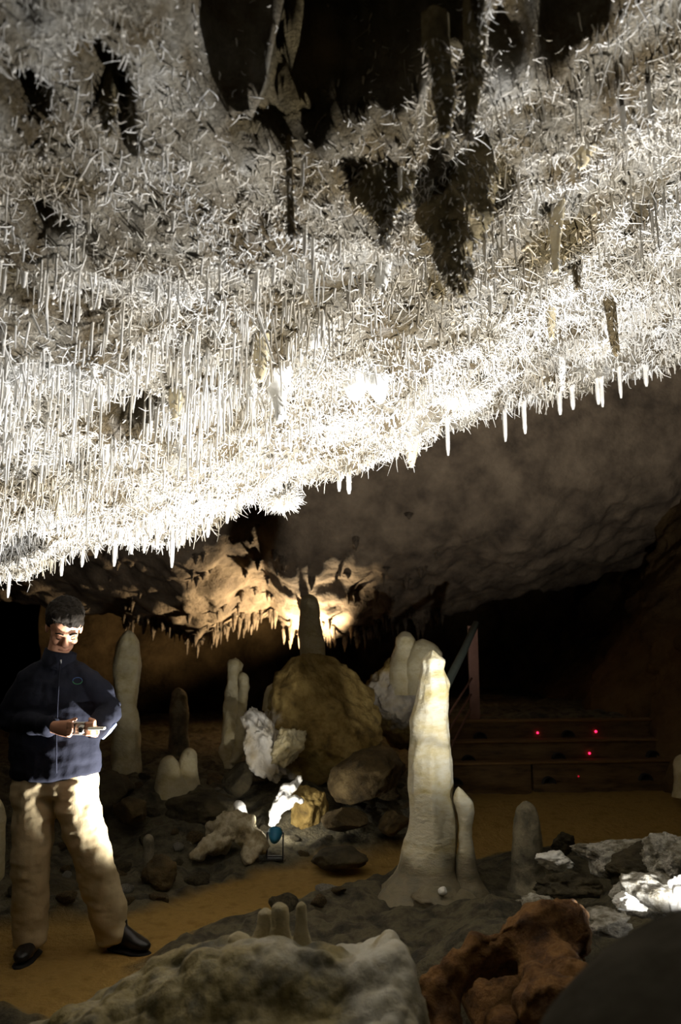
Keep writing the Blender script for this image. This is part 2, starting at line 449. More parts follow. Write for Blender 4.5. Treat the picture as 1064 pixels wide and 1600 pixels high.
nx, ny = 330, 300
gx = np.linspace(-3.3, 3.3, nx); gy = np.concatenate([np.linspace(-1.0, 0.9, 30, endpoint=False), np.linspace(0.9, 6.1, ny - 30)])
X, Y = np.meshgrid(gx, gy)
Z, T = zc(X, Y)
V = np.stack([X, Y, Z], -1).reshape(-1, 3)
tone_v = np.clip(T + 0.9 * stain(X, Y), 0, 1)
ceiling = obj('ceiling', V, grid_faces(ny, nx), M['ceiling'], attrs={'tone': tone_v.ravel()}, kind='structure',
              label='low cave ceiling crusted with white calcite crystals and dark bare patches')

# where crystals may grow
def sample_roots(n, keep_dark=0.12, clump=2.2, seed=0, ymax=5.35, near=0.0):
    r = np.random.default_rng(seed)
    y = np.sqrt(r.uniform(1.0 ** 2, (ymax + 0.5) ** 2, n * 4)) - 0.5
    if near > 0:                                                # finer fur grows thicker towards the low hollow end
        y = np.where(r.uniform(size=n * 4) < near, np.exp(r.uniform(math.log(0.95), math.log(ymax), n * 4)), y)
    y = np.maximum(y, 0.95)
    x = r.uniform(-1, 1, n * 4) * (0.46 * y + 0.55)
    p = xyz(x, y)
    tone, _ = patch_mask(x, y)
    prob = 0.35 + 0.65 * sstep(-0.5, 0.5, fbm(p * clump, 3, 70 + seed))
    prob *= 1 - (1 - keep_dark) * sstep(0.25, 0.7, tone)
    ye = YE + 0.10 * fbm(p * 2.0, 3, 21)
    ok = (r.uniform(size=n * 4) < prob) & (y < ye + 0.04)
    x, y = x[ok][:n], y[ok][:n]
    z, tone = zc(x, y)
    return x, y, z, np.clip(tone + stain(x, y), 0, 1)
# soda straws: thin vertical tubes
N_STRAW = 14000
x, y, z, tone = sample_roots(N_STRAW, 0.10, 2.0, 1, near=0.4)
n = len(x); r_ = np.random.default_rng(5)
lcl = 0.55 + 0.9 * sstep(-0.3, 0.7, fbm(xyz(x, y) * 1.7, 2, 88))
leftmid = np.exp(-(((x + 1.0) / 0.9) ** 2 + ((y - 3.1) / 0.8) ** 2))
L = (0.018 + r_.exponential(0.026, n)) * lcl * (1 + 0.45 * leftmid)
L = np.clip(L, 0.015, 0.24)
L = np.minimum(L, np.where(y > 4.1, 0.10, 0.24))
sf = np.clip(y / 3.0, 0.5, 1.1); L = L * sf; rad = r_.uniform(0.0024, 0.0058, n) * sf
K = 4
t = np.linspace(0, 1, K)
lean = r_.normal(0, 0.05, (n, 2)) + r_.normal(0, 0.32, (n, 2)) * (r_.uniform(size=(n, 1)) < 0.4 * (1 - leftmid[:, None]))
paths = np.zeros((n, K, 3))
paths[..., 0] = x[:, None] + lean[:, :1] * L[:, None] * t + r_.normal(0, 0.0012, (n, K))
paths[..., 1] = y[:, None] + lean[:, 1:] * L[:, None] * t
paths[..., 2] = z[:, None] + 0.012 - (L[:, None] + 0.012) * t
radii = rad[:, None] * np.array([1.25, 1.0, 0.95, 0.55])
V, Fa = batch_tubes(paths, radii, 4, ref=np.array([[[1.0, 0.3, 0]]]))
obj('soda_straw_cluster', V, Fa, M['crystal'], parent=ceiling, kind='stuff', attrs={'tone': np.repeat(np.clip(tone * 0.9 + r_.uniform(-0.1, 0.22, n) ** 1, 0, 1), K * 4)})
# helictites: fine twisted crystals in every direction
N_HEL = 67000
x, y, z, tone = sample_roots(N_HEL, 0.10, 3.0, 2, near=0.7)
n = len(x); K = 4; sf = np.clip(y / 3.0, 0.45, 1.15)
d = r_.normal(size=(n, 3)); d[:, 2] = -np.abs(d[:, 2]) * 0.8 - 0.15
d /= np.linalg.norm(d, axis=1, keepdims=True)
L = np.clip(0.020 + r_.exponential(0.026, n), 0.012, 0.14) * sf
paths = np.zeros((n, K, 3)); paths[:, 0] = np.stack([x, y, z + 0.006], 1)
cur = d.copy(); bend = r_.normal(0, 0.42, (n, 3)); bend[:, 2] += 0.06
for k in range(1, K):
    paths[:, k] = paths[:, k - 1] + cur * (L / (K - 1))[:, None]
    cur = cur + bend * 0.75 + r_.normal(0, 0.16, (n, 3)); cur /= np.linalg.norm(cur, axis=1, keepdims=True)
rad = r_.uniform(0.0014, 0.0034, n) * sf
V, Fa = batch_tubes(paths, rad[:, None] * np.array([1.3, 1.0, 0.85, 0.4]), 3)
obj('helictite_tangle', V, Fa, M['crystal'], parent=ceiling, kind='stuff', attrs={'tone': np.repeat(np.clip(tone * 0.9 + r_.uniform(-0.12, 0.2, n), 0, 1), K * 3)})
# rounded knobs of cave popcorn
x, y, z, tone = sample_roots(1500, 0.25, 2.5, 3)
n = len(x); iv, ifc = ico(1)
sc = r_.uniform(0.004, 0.013, n) * np.clip(y / 3.0, 0.4, 1.1); st = r_.uniform(0.8, 1.9, n)
V = iv[None] * np.stack([sc, sc, sc * st], 1)[:, None, :] + np.stack([x, y, z - 0.004], 1)[:, None, :]
Fa = (ifc[None] + (np.arange(n) * len(iv))[:, None, None]).reshape(-1, 3)
obj('popcorn_knob_crust', V.reshape(-1, 3), Fa, M['crystal'], parent=ceiling, kind='stuff', attrs={'tone': np.repeat(np.clip(tone + r_.uniform(0.0, 0.45, n), 0, 1), len(iv))})

# the larger straws and helictites one by one
def straw_mesh(i):
    r = np.random.default_rng(200 + i)
    K = 7
    t = np.linspace(0, 1, K)
    pth = np.zeros((1, K, 3)); pth[0, :, 2] = 0.1 - 1.1 * t
    pth[0, :, 0] = 0.2 * r.normal() * t * t; pth[0, :, 1] = 0.2 * r.normal() * t * t
    rd = np.array([1.5, 1.15, 1.0, 1.05, 0.95, 0.9, 0.45]) * r.uniform(0.9, 1.1, K)
    V, Fa = batch_tubes(pth * np.array([0.08, 0.08, 1]), rd[None] * 1.0, 6, ref=np.array([[[1.0, 0.2, 0]]]))
    # unit: radius 1 in x,y, length 1 in z -> scaled per object
    ctr = np.repeat(pth[0] * np.array([0.08, 0.08, 1]), 6, 0)
    off = V - ctr
    return mesh_np('soda_straw', np.stack([ctr[:, 0] * 6 + off[:, 0], ctr[:, 1] * 6 + off[:, 1], ctr[:, 2]], 1), Fa)
STRAWS = [straw_mesh(i) for i in range(6)]
for m_ in STRAWS: m_.materials.append(M['crystal'])
def put_straw(x, y, z, length, r, k=0):
    o = link('soda_straw', STRAWS[k % 6], parent=ceiling, loc=(x, y, z))
    o.scale = (r, r, length); o.rotation_euler = (0, 0, k * 1.3)
cnt = 0
for (a, b0, b1, w) in [(12, 880, 934, 6), (95, 855, 900, 7), (128, 860, 886, 6), (178, 845, 885, 7), (205, 845, 866, 7), (225, 840, 864, 6), (268, 835, 887, 7), (285, 835, 852, 8),
                       (325, 815, 840, 7), (30, 880, 906, 6), (62, 870, 893, 7), (150, 850, 872, 7), (245, 840, 858, 6), (355, 800, 818, 7), (545, 745, 772, 8), (530, 750, 768, 7), (640, 700, 724, 8),
                       (700, 690, 712, 7), (790, 672, 690, 7), (820, 655, 678, 8), (895, 625, 640, 8), (935, 610, 632, 8), (942, 608, 636, 7), (970, 600, 622, 7), (1010, 588, 604, 8), (875, 632, 648, 8)]:
    e = P(a, b1, YE - 0.10)
    zr = float(zc(np.array([e[0]]), np.array([e[1]]))[0][0])
    put_straw(e[0], e[1], zr, max(0.05, zr - e[2]), w * 0.5 * mpp(b1, YE), cnt); cnt += 1
x, y, z, tone = sample_roots(900, 0.05, 1.6, 8)
w_ = 0.4 + np.exp(-(((x + 1.0) / 1.0) ** 2 + ((y - 3.0) / 0.9) ** 2)); w_[y < 2.0] *= 0.3
pick = np.argsort(-w_ * r_.uniform(0.3, 1, len(x)))[:270]
for k in pick:
    put_straw(x[k], y[k], z[k], float(r_.uniform(0.05, 0.125) * (0.6 if y[k] > 4 else 1)), float(r_.uniform(0.0048, 0.0085)), int(k))
def hel_mesh(i):
    r = np.random.default_rng(300 + i); K = 9
    p = np.zeros((1, K, 3)); c = np.array([r.normal(), r.normal(), -abs(r.normal()) - 0.3]); c /= np.linalg.norm(c)
    bd = r.normal(0, 0.35, 3)
    p[0, 0] = -c * 0.008
    for k in range(1, K):
        p[0, k] = p[0, k - 1] + c * 0.0125
        c = c + bd * 0.55 + r.normal(0, 0.10, 3); c /= np.linalg.norm(c)
    V, Fa = batch_tubes(p, np.array([[5.2, 4.4, 4.0, 3.8, 3.6, 3.4, 3.0, 2.4, 1.2]]) * 1e-3 * 0.85, 5)
    m_ = mesh_np('helictite', V, Fa); m_.materials.append(M['crystal']); return m_
HELS = [hel_mesh(i) for i in range(14)]
x, y, z, tone = sample_roots(600, 0.02, 3.0, 9)
for k in range(290):
    o = link('helictite', HELS[k % 14], parent=ceiling, loc=(x[k], y[k], z[k] - 0.004))
    s = float(r_.uniform(0.5, 1.05)) * min(1.0, max(0.5, y[k] / 3.0)); o.scale = (s, s, s); o.rotation_euler = (0, 0, float(r_.uniform(0, 6.28)))

# ------------------------------------------------------------------ the floor
def zbase(x, y):
    x = np.asarray(x, float); y = np.asarray(y, float)
    left = 1 - sstep(-0.1, 0.9, x)
    z = 0.22 * sstep(6.2, 7.9, y) * (1 - left) + 0.40 * sstep(5.9, 7.8, y) * left
    bk = -(x - 1.0) * 0.122 + (y - 8.0) * 0.9925
    z = z + 0.62 * sstep(0.6, 0.9, bk) * sstep(0.9, 1.15, x)
    return z
def ground_hit(px, py, fn=zbase, y0=2.0):
    d = ray(px, py); d = d / d[1]
    ys = np.arange(y0, 14, 0.01)
    g = CAM_Z + d[2] * ys - fn(d[0] * ys, ys)
    Y = ys[np.argmax(g < 0)] if (g < 0).any() else 13.9
    return np.array([d[0] * Y, Y, CAM_Z + d[2] * Y])
SAND_PX = [(-120, 1475), (60, 1458), (150, 1446), (235, 1434), (300, 1404), (420, 1368), (560, 1346), (700, 1325), (738, 1262), (745, 1243), (1160, 1230), (1160, 1316),
           (900, 1322), (760, 1332), (640, 1366), (560, 1394), (470, 1418), (400, 1432), (320, 1448), (240, 1482), (160, 1545), (120, 1590), (-120, 1560)]
SAND = np.array([ground_hit(a, b)[:2] for a, b in SAND_PX])
def poly_sdf(x, y, poly):
    d = np.full(x.shape, 1e9); inside = np.zeros(x.shape, bool)
    n = len(poly)
    for i in range(n):
        a = poly[i]; b = poly[(i + 1) % n]
        e = b - a
        t = np.clip(((x - a[0]) * e[0] + (y - a[1]) * e[1]) / (e @ e + 1e-12), 0, 1)
        d = np.minimum(d, np.hypot(x - a[0] - t * e[0], y - a[1] - t * e[1]))
        c = ((a[1] > y) != (b[1] > y)) & (x < (b[0] - a[0]) * (y - a[1]) / (b[1] - a[1] + 1e-12) + a[0])
        inside ^= c
    return np.where(inside, -d, d)
def gauss(x, y, cx, cy, sx, sy): return np.exp(-((x - cx) / sx) ** 2 - ((y - cy) / sy) ** 2)
def zf(x, y):
    x = np.asarray(x, float); y = np.asarray(y, float)
    p = xyz(x, y)
    sd = poly_sdf(x, y, SAND) + 0.05 * fbm(p * 3.5, 3, 31)
    rock = sstep(-0.02, 0.14, sd)
    z = zbase(x, y) + 0.008 * fbm(p * 6, 2, 33)
    z = z + rock * (0.05 + 0.055 * fbm(p * 2.3, 4, 34) + 0.03 * np.abs(fbm(p * 8, 3, 35)) - 0.01)
    z = z + 0.45 * gauss(x, y, 2.1, 4.25, 0.85, 0.65) + 0.26 * gauss(x, y, 0.75, 3.75, 0.45, 0.40) - 0.12 * gauss(x, y, 0.55, 2.85, 0.3, 0.3)
    z = z + 0.06 * gauss(x, y, 0.75, 5.2, 0.6, 0.4)
    return z, 1 - rock
nx, ny = 330, 420
gx = np.concatenate([np.linspace(-7.6, -3.4, 26, endpoint=False), np.linspace(-3.4, 4.6, nx - 26)]); gy = np.concatenate([np.linspace(-1.0, 2.6, 60, endpoint=False), np.linspace(2.6, 9.0, ny - 120, endpoint=False), np.linspace(9.0, 17.0, 60)])
X, Y = np.meshgrid(gx, gy)
Z, S_ = zf(X, Y)
floor = obj('floor', np.stack([X, Y, Z], -1).reshape(-1, 3), grid_faces(ny, nx), M['floor'], attrs={'sand': S_.ravel()}, kind='structure',
            label='cave floor of dark rough rock crossed by a yellow sand path')

# ------------------------------------------------------------------ walls and far roof
def sheet(name, fn, nu, nv, m, label, **kw):
    u, v = np.meshgrid(np.linspace(0, 1, nu), np.linspace(0, 1, nv))
    return obj(name, fn(u, v).reshape(-1, 3), grid_faces(nv, nu), m, kind='structure', label=label, **kw)
def wr(u, v):
    y = 6.0 + 9.0 * u; z = -0.3 + 6.2 * v
    x = 3.75 - 0.95 * sstep(6.5, 9.2, y) * (1 - 0.55 * sstep(0, 3.0, z)) + 0.34 * np.maximum(0, z) + 0.10 * np.maximum(0, y - 9.5)
    q = np.stack([x * 0 + 3, y, z], -1)
    x = x + 0.28 * fbm(q * 0.9, 4, 51) + 0.10 * fbm(q * 4, 4, 52)
    return np.stack([x, y, z], -1)
sheet('wall_right', wr, 170, 150, M['wall'], 'rough brown cave wall sloping up beside the steps')
def wl(u, v):
    y = -1.0 + 18.0 * u; z = -0.3 + 6.5 * v
    q = np.stack([y * 0, y, z], -1)
    return np.stack([-7.4 + 0.35 * fbm(q * 0.8, 4, 53) - 0.1 * z, y, z], -1)
sheet('wall_left', wl, 120, 60, M['wall'], 'dark cave wall on the side of the standing man')
def wb(u, v):
    x = -6.0 + 13.0 * u; z = -0.3 + 7.0 * v
    q = np.stack([x, x * 0 + 16.0, z], -1)
    return np.stack([x, 16.2 + 0.4 * fbm(q * 0.8, 4, 54), z], -1)
sheet('wall_back', wb, 100, 60, M['wall'], 'unlit cave wall at the far end')
FAR = [(-200, 930), (0, 945), (150, 962), (250, 985), (310, 1004), (350, 992), (385, 975), (425, 968), (450, 992), (480, 1005), (530, 1000), (600, 985), (750, 955), (1000, 890), (1300, 800)]
fp = np.array([P(a, b, 12.6) for a, b in FAR])
def far_z(x, y):
    p = xyz(x, y)
    ze = np.interp(x, fp[:, 0], fp[:, 2])
    z = ze + 0.06 + np.maximum(0, 12.5 - y) * 0.42 + np.maximum(0, 10.8 - y) ** 2 * 1.3 + 0.10 * fbm(p * 1.1, 4, 56) * sstep(12.6, 11.5, y) * 1.0 + 0.06 * fbm(p * 4, 4, 57)
    return z + np.maximum(0, y - 12.6 - 0.2 * fbm(p * 1.4, 3, 58)) * 2.5
def fr(u, v):
    x = -6.0 + 12.0 * u; y = 6.1 + 7.7 * v
    return np.stack([x, y, np.minimum(far_z(x, y), 9.0 + 0.5 * fbm(xyz(x, y) * 0.7, 3, 59))], -1)
far = sheet('ceiling_far', fr, 260, 190, M['far'], 'brown roof far behind, hung with stalactites and lit by a hidden lamp')

# ------------------------------------------------------------------ shapes grown from outlines
def outline_body(outline, Y, depth=1.0, S=28, rows=64, amp=0.010, freq=9.0, seed=0, round_top=True, ripple=0.0, flutes=0.0):
    """a column whose left and right edge follow the photo outline [(py, left, right)] at distance Y"""
    o = np.array(sorted(outline), float)
    py = np.linspace(o[0, 0], o[-1, 0], rows)
    l = np.interp(py, o[:, 0], o[:, 1]); r = np.interp(py, o[:, 0], o[:, 2])
    k = np.array([1, 2, 1.0]) / 4
    for _ in range(2):
        l[1:-1] = np.convolve(l, k, 'valid'); r[1:-1] = np.convolve(r, k, 'valid')
    c = np.array([P((a + b) / 2, q, Y) for a, b, q in zip(l, r, py)])
    R = np.array([(b - a) / 2 * mpp(q, Y) for a, b, q in zip(l, r, py)])
    if round_top:
        top = R[min(4, rows - 1)]
        h = c[0, 2] - c[:, 2]
        cap = np.sqrt(np.clip(1 - (1 - np.clip(h / (top * 0.9 + 1e-6), 0, 1)) ** 2, 0.0004, 1))
        R = R * np.where(h < top * 0.9, cap, 1)
    ang = np.arange(S) * 2 * math.pi / S
    dirs = np.stack([np.cos(ang), np.sin(ang) * depth, 0 * ang], -1)
    V = c[:, None] + R[:, None, None] * dirs[None]
    n = amp * fbm(V * freq * np.array([1, 1, 0.55]), 4, seed) * np.minimum(1, R / 0.05)[:, None]
    n = n + ripple * np.sin(V[..., 2] * 140 + 2 * fbm(V * 6, 2, seed + 3))
    n = n + flutes * vnoise(np.stack([np.cos(ang) * 3.2 + 0 * V[..., 0], np.sin(ang) * 3.2 + 0 * V[..., 0], V[..., 2] * 1.5], -1), seed + 7)
    V = V + n[..., None] * dirs[None]
    return V.reshape(-1, 3), grid_faces(rows, S, True), c[-1]
OCC = []
def column(name, outline, Y, m, label, cat='stalagmite', parent=None, group=None, attrs=None, **kw):
    V, Fa, base = outline_body(outline, Y, **kw)
    OCC.append((base[0], base[1], np.ptp(V[:, 0]) / 2))
    at = {k: f(V) for k, f in (attrs or {}).items()}
    if parent is not None:
        return obj(name, V, Fa, m, origin=base, parent=parent, attrs=at)
    return obj(name, V, Fa, m, origin=base, label=label, cat=cat, group=group, attrs=at)
def rock_body(sub=4, seed=0, cuts=9, amp=0.09, freq=1.6, lo=0.5, hi=0.9, crack=0.05):
    r = np.random.default_rng(seed)
    V, Fa = ico(sub)
    for _ in range(cuts):
        nrm = r.normal(size=3); nrm /= np.linalg.norm(nrm)
        d = r.uniform(lo, hi)
        e = np.maximum(0, V @ nrm - d)
        V = V - nrm * e[:, None] * 0.93
    V = V * (1 + amp * fbm(V * freq + seed * 3.1, 5, seed) - crack * np.exp(-(vnoise(V * 1.9 + seed, seed + 9) / 0.045) ** 2) + 0.25 * amp * fbm(V * freq * 5, 3, seed + 4))[:, None]
    mx = np.abs(V).max(0)
    return V / mx, Fa
def rock_at(name, px, py, Y, w, h, m, label=None, cat='rock', depth=1.0, sub=4, seed=0, rz=0.0, ry=0.0, group=None, parent=None, attrs=None, **kw):
    """rock centred on photo position (px, py) at distance Y, w x h photo pixels large"""
    V, Fa = rock_body(sub, seed, **kw)
    s = mpp(py, Y)
    V = V * np.array([w / 2 * s, w / 2 * s * depth, h / 2 * s])
    c, sn = math.cos(ry), math.sin(ry)
    V = V @ np.array([[c, 0, -sn], [0, 1, 0], [sn, 0, c]])
    ctr = P(px, py, Y)
    OCC.append((ctr[0], ctr[1], np.ptp(V[:, 0]) / 2))
    V = V + ctr
    at = {k: f(V) for k, f in (attrs or {}).items()}
    org = (ctr[0], ctr[1], V[:, 2].min())
    if parent is not None:
        return obj(name, V, Fa, m, origin=org, parent=parent, attrs=at)
    return obj(name, V, Fa, m, origin=org, label=label, cat=cat, group=group, attrs=at)

# ------------------------------------------------------------------ hanging formations of the near ceiling
def pendant(name, pts, m, label, cat='stalactite', S=22, rows=30, amp=0.012, freq=14, seed=0, depth=0.8, push=0.0, coat=70, coat_tone=0.12):
    """pts: outline (py,left,right) from root to tip; hangs from the roof where its root meets it"""
    root = ceil_hit((pts[0][1] + pts[0][2]) / 2, pts[0][0] + 4)
    V, Fa, _ = outline_body(pts, root[1] + push, depth=depth, S=S, rows=rows, amp=amp, freq=freq, seed=seed, round_top=False)
    V = V.reshape(rows, S, 3)
    tip = V[-1].mean(0); tip[2] -= 0.004
    up = V[:1].copy(); up[..., 2] += 0.10                      # root runs up into the roof
    V = np.concatenate([up, V, np.repeat(tip[None, None], S, 1)], 0)
    o = obj(name, V.reshape(-1, 3), grid_faces(rows + 2, S, True), m, origin=tuple(V[0].mean(0)), label=label, cat=cat)
    if coat:
        r = np.random.default_rng(seed + 900)
        a_ = r.integers(1, rows + 1, coat); b_ = r.integers(0, S, coat)
        p0 = V[a_, b_]; ax = V.mean(1)[a_]
        d = p0 - ax; d[:, 2] = 0; d /= np.linalg.norm(d, axis=1, keepdims=True) + 1e-6
        d = d * 0.5 + r.normal(0, 0.35, d.shape); d[:, 2] -= 0.8
        L = r.uniform(0.006, 0.024, coat)[:, None]
        pth = np.stack([p0 - d * 0.008, p0 + d * L * 0.5, p0 + d * L + r.normal(0, 0.004, d.shape)], 1)
        VV, FF = batch_tubes(pth, np.array([[0.0030, 0.0024, 0.0010]]) * r.uniform(0.7, 1.4, (coat, 1)), 3)
        tn = np.repeat(np.clip(r.normal(0.55 if m is M['brown_pend'] else coat_tone + (0.3 if m is M['brown_thin'] else 0), 0.3, coat), 0, 1), 9)
        obj('needle_crystals', VV, FF, M['crystal'], origin=tuple(V[0].mean(0)), parent=o, kind='stuff', attrs={'tone': tn})
    return o
pendant('stalactite', [(205, 442, 462), (240, 446, 458), (290, 448, 458), (340, 448, 461), (365, 449, 462), (376, 454, 459)], M['brown_thin'],
        'long thin brown stalactite with a thicker tip', amp=0.003, S=12)
pendant('stalactite', [(255, 490, 520), (270, 482, 512), (285, 476, 500), (298, 472, 486)], M['brown_thin'], 'short slanted tan stalactite beside the long thin brown one', amp=0.005, S=12)
pendant('rock_pendant', [(262, 648, 764), (300, 652, 762), (340, 660, 758), (380, 676, 748), (420, 696, 738), (450, 708, 728), (462, 714, 722)], M['brown_pend'],
        'large olive brown rock pendant tapering to a point', cat='pendant', amp=0.045, coat=900, seed=3, S=36, rows=44)
pendant('rock_pendant', [(245, 545, 640), (280, 560, 640), (320, 578, 636), (355, 588, 622), (385, 592, 606)], M['brown_pend'],
        'smaller brown rock pendant beside the large olive one', cat='pendant', amp=0.04, coat=600, seed=4, S=32, rows=40)
pendant('rock_pendant', [(75, 655, 700), (130, 668, 706), (180, 680, 706), (212, 688, 700)], M['brown_pend'], 'narrow black-brown rock blade hanging in the dark hollow', cat='pendant', amp=0.03, coat=150, seed=5)
pendant('rock_pendant', [(60, 714, 768), (120, 716, 764), (170, 716, 752), (205, 722, 742), (220, 728, 736)], M['brown_pend'], 'blunt dark brown rock pendant mottled with rust', cat='pendant', amp=0.04, coat=200, seed=6)
pendant('stalactite', [(455, 938, 960), (490, 946, 964), (520, 950, 966), (545, 955, 969), (556, 960, 967)], M['brown_thin'], 'long slim brown stalactite over the brightest crystals', amp=0.004, S=12)
pendant('stalactite', [(395, 892, 908), (430, 896, 908), (452, 899, 906)], M['brown_thin'], 'short slim brown stalactite near the long slim one', amp=0.003, S=12)
pendant('stalactite', [(310, 855, 884), (350, 858, 880), (390, 860, 876), (425, 864, 872)], M['cream'], 'tan cone stalactite beside dark bare rock', amp=0.008, seed=8)
pendant('stalactite', [(560, 408, 464), (590, 412, 458), (615, 418, 452), (640, 426, 448), (660, 432, 441)], M['white_flow'], 'bright white cone stalactite with draped sides', amp=0.014, seed=9)
pendant('stalactite', [(555, 376, 400), (585, 380, 402), (610, 384, 404), (622, 390, 400)], M['white_flow'], 'small white cone stalactite beside the bright cone', amp=0.008, seed=10)
pendant('stalactite', [(530, 392, 422), (560, 396, 420), (585, 398, 416), (596, 402, 412)], M['cream'], 'stubby cream stalactite above the bright white cone', amp=0.008, seed=11)
pendant('calcite_bulb', [(572, 540, 566), (590, 536, 570), (606, 537, 572), (618, 542, 568), (626, 550, 560)], M['white_flow'], 'smooth white egg-shaped calcite bulb', cat='calcite bulb', coat=0, amp=0.004, seed=12, depth=1)
pendant('calcite_bulb', [(568, 568, 598), (590, 568, 606), (608, 574, 608), (622, 582, 604), (630, 590, 598)], M['white_flow'], 'knobbly white calcite bulb beside the smooth egg', cat='calcite bulb', coat=0, amp=0.010, seed=13, depth=1)
pendant('calcite_bulb', [(515, 482, 500), (526, 479, 504), (536, 482, 502), (544, 488, 496)], M['white_flow'], 'small round white calcite bulb above the egg-shaped one', cat='calcite bulb', coat=0, amp=0.003, seed=14, depth=1)
pendant('stalactite', [(676, 630, 656), (695, 633, 655), (712, 636, 652), (730, 640, 646)], M['cream'], 'cream cone stalactite at the ceiling rim', amp=0.005, seed=15)
pendant('stalactite', [(715, 788, 822), (735, 790, 816), (760, 795, 812), (772, 800, 806)], M['cream'], 'squat cream stalactite hung under the rim', amp=0.006, seed=16) if False else None
pendant('stalactite', [(195, 58, 74), (225, 62, 72), (250, 65, 70)], M['brown_thin'], 'thin dark stalactite above a black hollow', amp=0.004, S=12)
pendant('stalactite', [(150, 150, 186), (175, 156, 182), (205, 162, 176), (214, 166, 172)], M['brown_pend'], 'ragged dark brown stalactite among white fur crystals', amp=0.016, seed=17)
pendant('stalactite', [(600, 262, 290), (630, 264, 286), (655, 268, 280)], M['cream'], 'leaning cream stalactite beside a dark hollow', amp=0.010, seed=18)
pendant('stalactite', [(200, 880, 940), (220, 884, 935), (245, 890, 925), (262, 902, 914)], M['cream'], 'broad honey-coloured stalactite stub', amp=0.014, seed=19)
pendant('stalactite', [(395, 590, 615), (420, 585, 610), (450, 586, 604), (458, 592, 600)], M['white_flow'], 'white finger stalactite under the smaller brown pendant', amp=0.008, seed=20)
pendant('stalactite', [(470, 852, 868), (500, 855, 868), (530, 858, 866)], M['cream'], 'slender cream stalactite above the ceiling rim', amp=0.004, seed=21)
pendant('stalactite', [(560, 870, 884), (585, 872, 884), (610, 875, 881)], M['white_flow'], 'slender white stalactite at the lip over darkness', amp=0.004, seed=22)
pendant('stalactite', [(765, 78, 100), (790, 82, 96), (812, 86, 92)], M['cream'], 'small tan cone stalactite above the man', amp=0.004, seed=23)
# white crystal puffs where the roof bulges
for i, (a, b, w, h, lb) in enumerate([(715, 622, 90, 60, 'big white crystal tuft bulging at the ceiling rim'), (440, 778, 50, 34, 'white crystal tuft hanging lowest at the rim'),
                                      (930, 545, 80, 44, 'white crystal tuft in the brightest light')]):
    c = ceil_hit(a, b - 10, 0.03) if b < 700 else P(a, b, YE - 0.25)
    s = mpp(b, c[1])
    V, Fa = rock_body(4, 70 + i, cuts=0, amp=0.22, freq=3)
    V = V * np.array([w / 2 * s, w / 2 * s, h / 2 * s]) + c
    t_ = obj('crystal_tuft', V, Fa, M['crystal'], origin=tuple(c), parent=ceiling)
    t_['label'] = lb
    r = np.random.default_rng(i + 5)
    ii = r.integers(0, len(V), 900)
    d = V[ii] - c + np.array([0, 0, -0.02]); d /= np.linalg.norm(d, axis=1, keepdims=True); d = d + r.normal(0, 0.35, d.shape)
    L = r.uniform(0.02, 0.055, len(ii))[:, None]
    pth = np.stack([V[ii] - d * 0.01, V[ii] + d * L * 0.5, V[ii] + d * L + r.normal(0, 0.006, d.shape)], 1)
    VV, FF = batch_tubes(pth, np.array([[0.0032, 0.0026, 0.0008]]) * r.uniform(0.7, 1.3, (len(ii), 1)), 3)
    obj('needle_crystals', VV, FF, M['crystal'], origin=tuple(c), parent=t_, kind='stuff')
# stalactites of the far roof
r = np.random.default_rng(77)
fm = []
for i in range(5):
    K = 12; tt = np.linspace(0, 1, K)
    ang = np.arange(9) * 2 * math.pi / 9
    rad = (1 - tt) ** 0.7 * (0.8 + 0.25 * r.normal(size=K) * (1 - tt)) + 0.02
    V = np.stack([rad[:, None] * np.cos(ang), rad[:, None] * np.sin(ang), np.repeat(0.15 - 1.15 * tt[:, None], 9, 1)], -1)
    m_ = mesh_np('stalactite', V, grid_faces(K, 9, True)); m_.materials.append(M['far']); fm.append(m_)
for k in range(230):
    edge_ = k < 150
    x = r.uniform(-3.4, 1.6); y = 12.55 - abs(r.normal(0, 0.18)) if edge_ else r.uniform(10.2, 12.4)
    o = link('stalactite', fm[k % 5], parent=far, loc=(x, y, float(far_z(np.array(x), np.array(y)))))
    w = r.uniform(0.025, 0.08); o.scale = (w, w, r.uniform(0.06, 0.30) if edge_ else r.uniform(0.05, 0.2))

# ------------------------------------------------------------------ stalagmites
big_out = [(1016, 668, 684), (1022, 663, 690), (1032, 658, 697), (1046, 660, 694), (1056, 657, 700), (1066, 656, 705), (1084, 656, 705), (1098, 652, 702), (1118, 646, 699), (1146, 645, 698),
           (1167, 642, 701), (1204, 638, 706), (1239, 637, 705), (1262, 638, 711), (1290, 637, 716), (1320, 634, 716), (1342, 629, 715), (1362, 619, 718), (1382, 600, 732), (1402, 583, 752), (1430, 560, 780)]
def big_tone(V):
    base = sstep(0.36, 0.20, V[:, 2] + 0.10 * fbm(V * 5, 3, 4))
    band = np.exp(-((V[:, 2] - 0.98 - 0.03 * fbm(V * 9, 2, 6)) / 0.035) ** 2) * 0.55
    return np.clip(np.maximum(base, band), 0, 1)
big = column('stalagmite', big_out, 5.3, M['stal_big'], 'tall cream stalagmite with hooked tip and flared grey base, tallest of all', amp=0.019, freq=7, seed=30, flutes=0.014, S=44, rows=110, attrs={'tone': big_tone})
column('side_column', [(1229, 713, 719), (1240, 710, 727), (1252, 709, 740), (1268, 714, 741), (1290, 717, 737), (1305, 716, 737), (1330, 716, 741), (1350, 714, 744), (1370, 712, 750), (1390, 706, 762), (1410, 700, 775)], 5.22,
       M['stal_big'], None, parent=big, amp=0.010, freq=14, seed=31, S=28, attrs={'tone': big_tone})
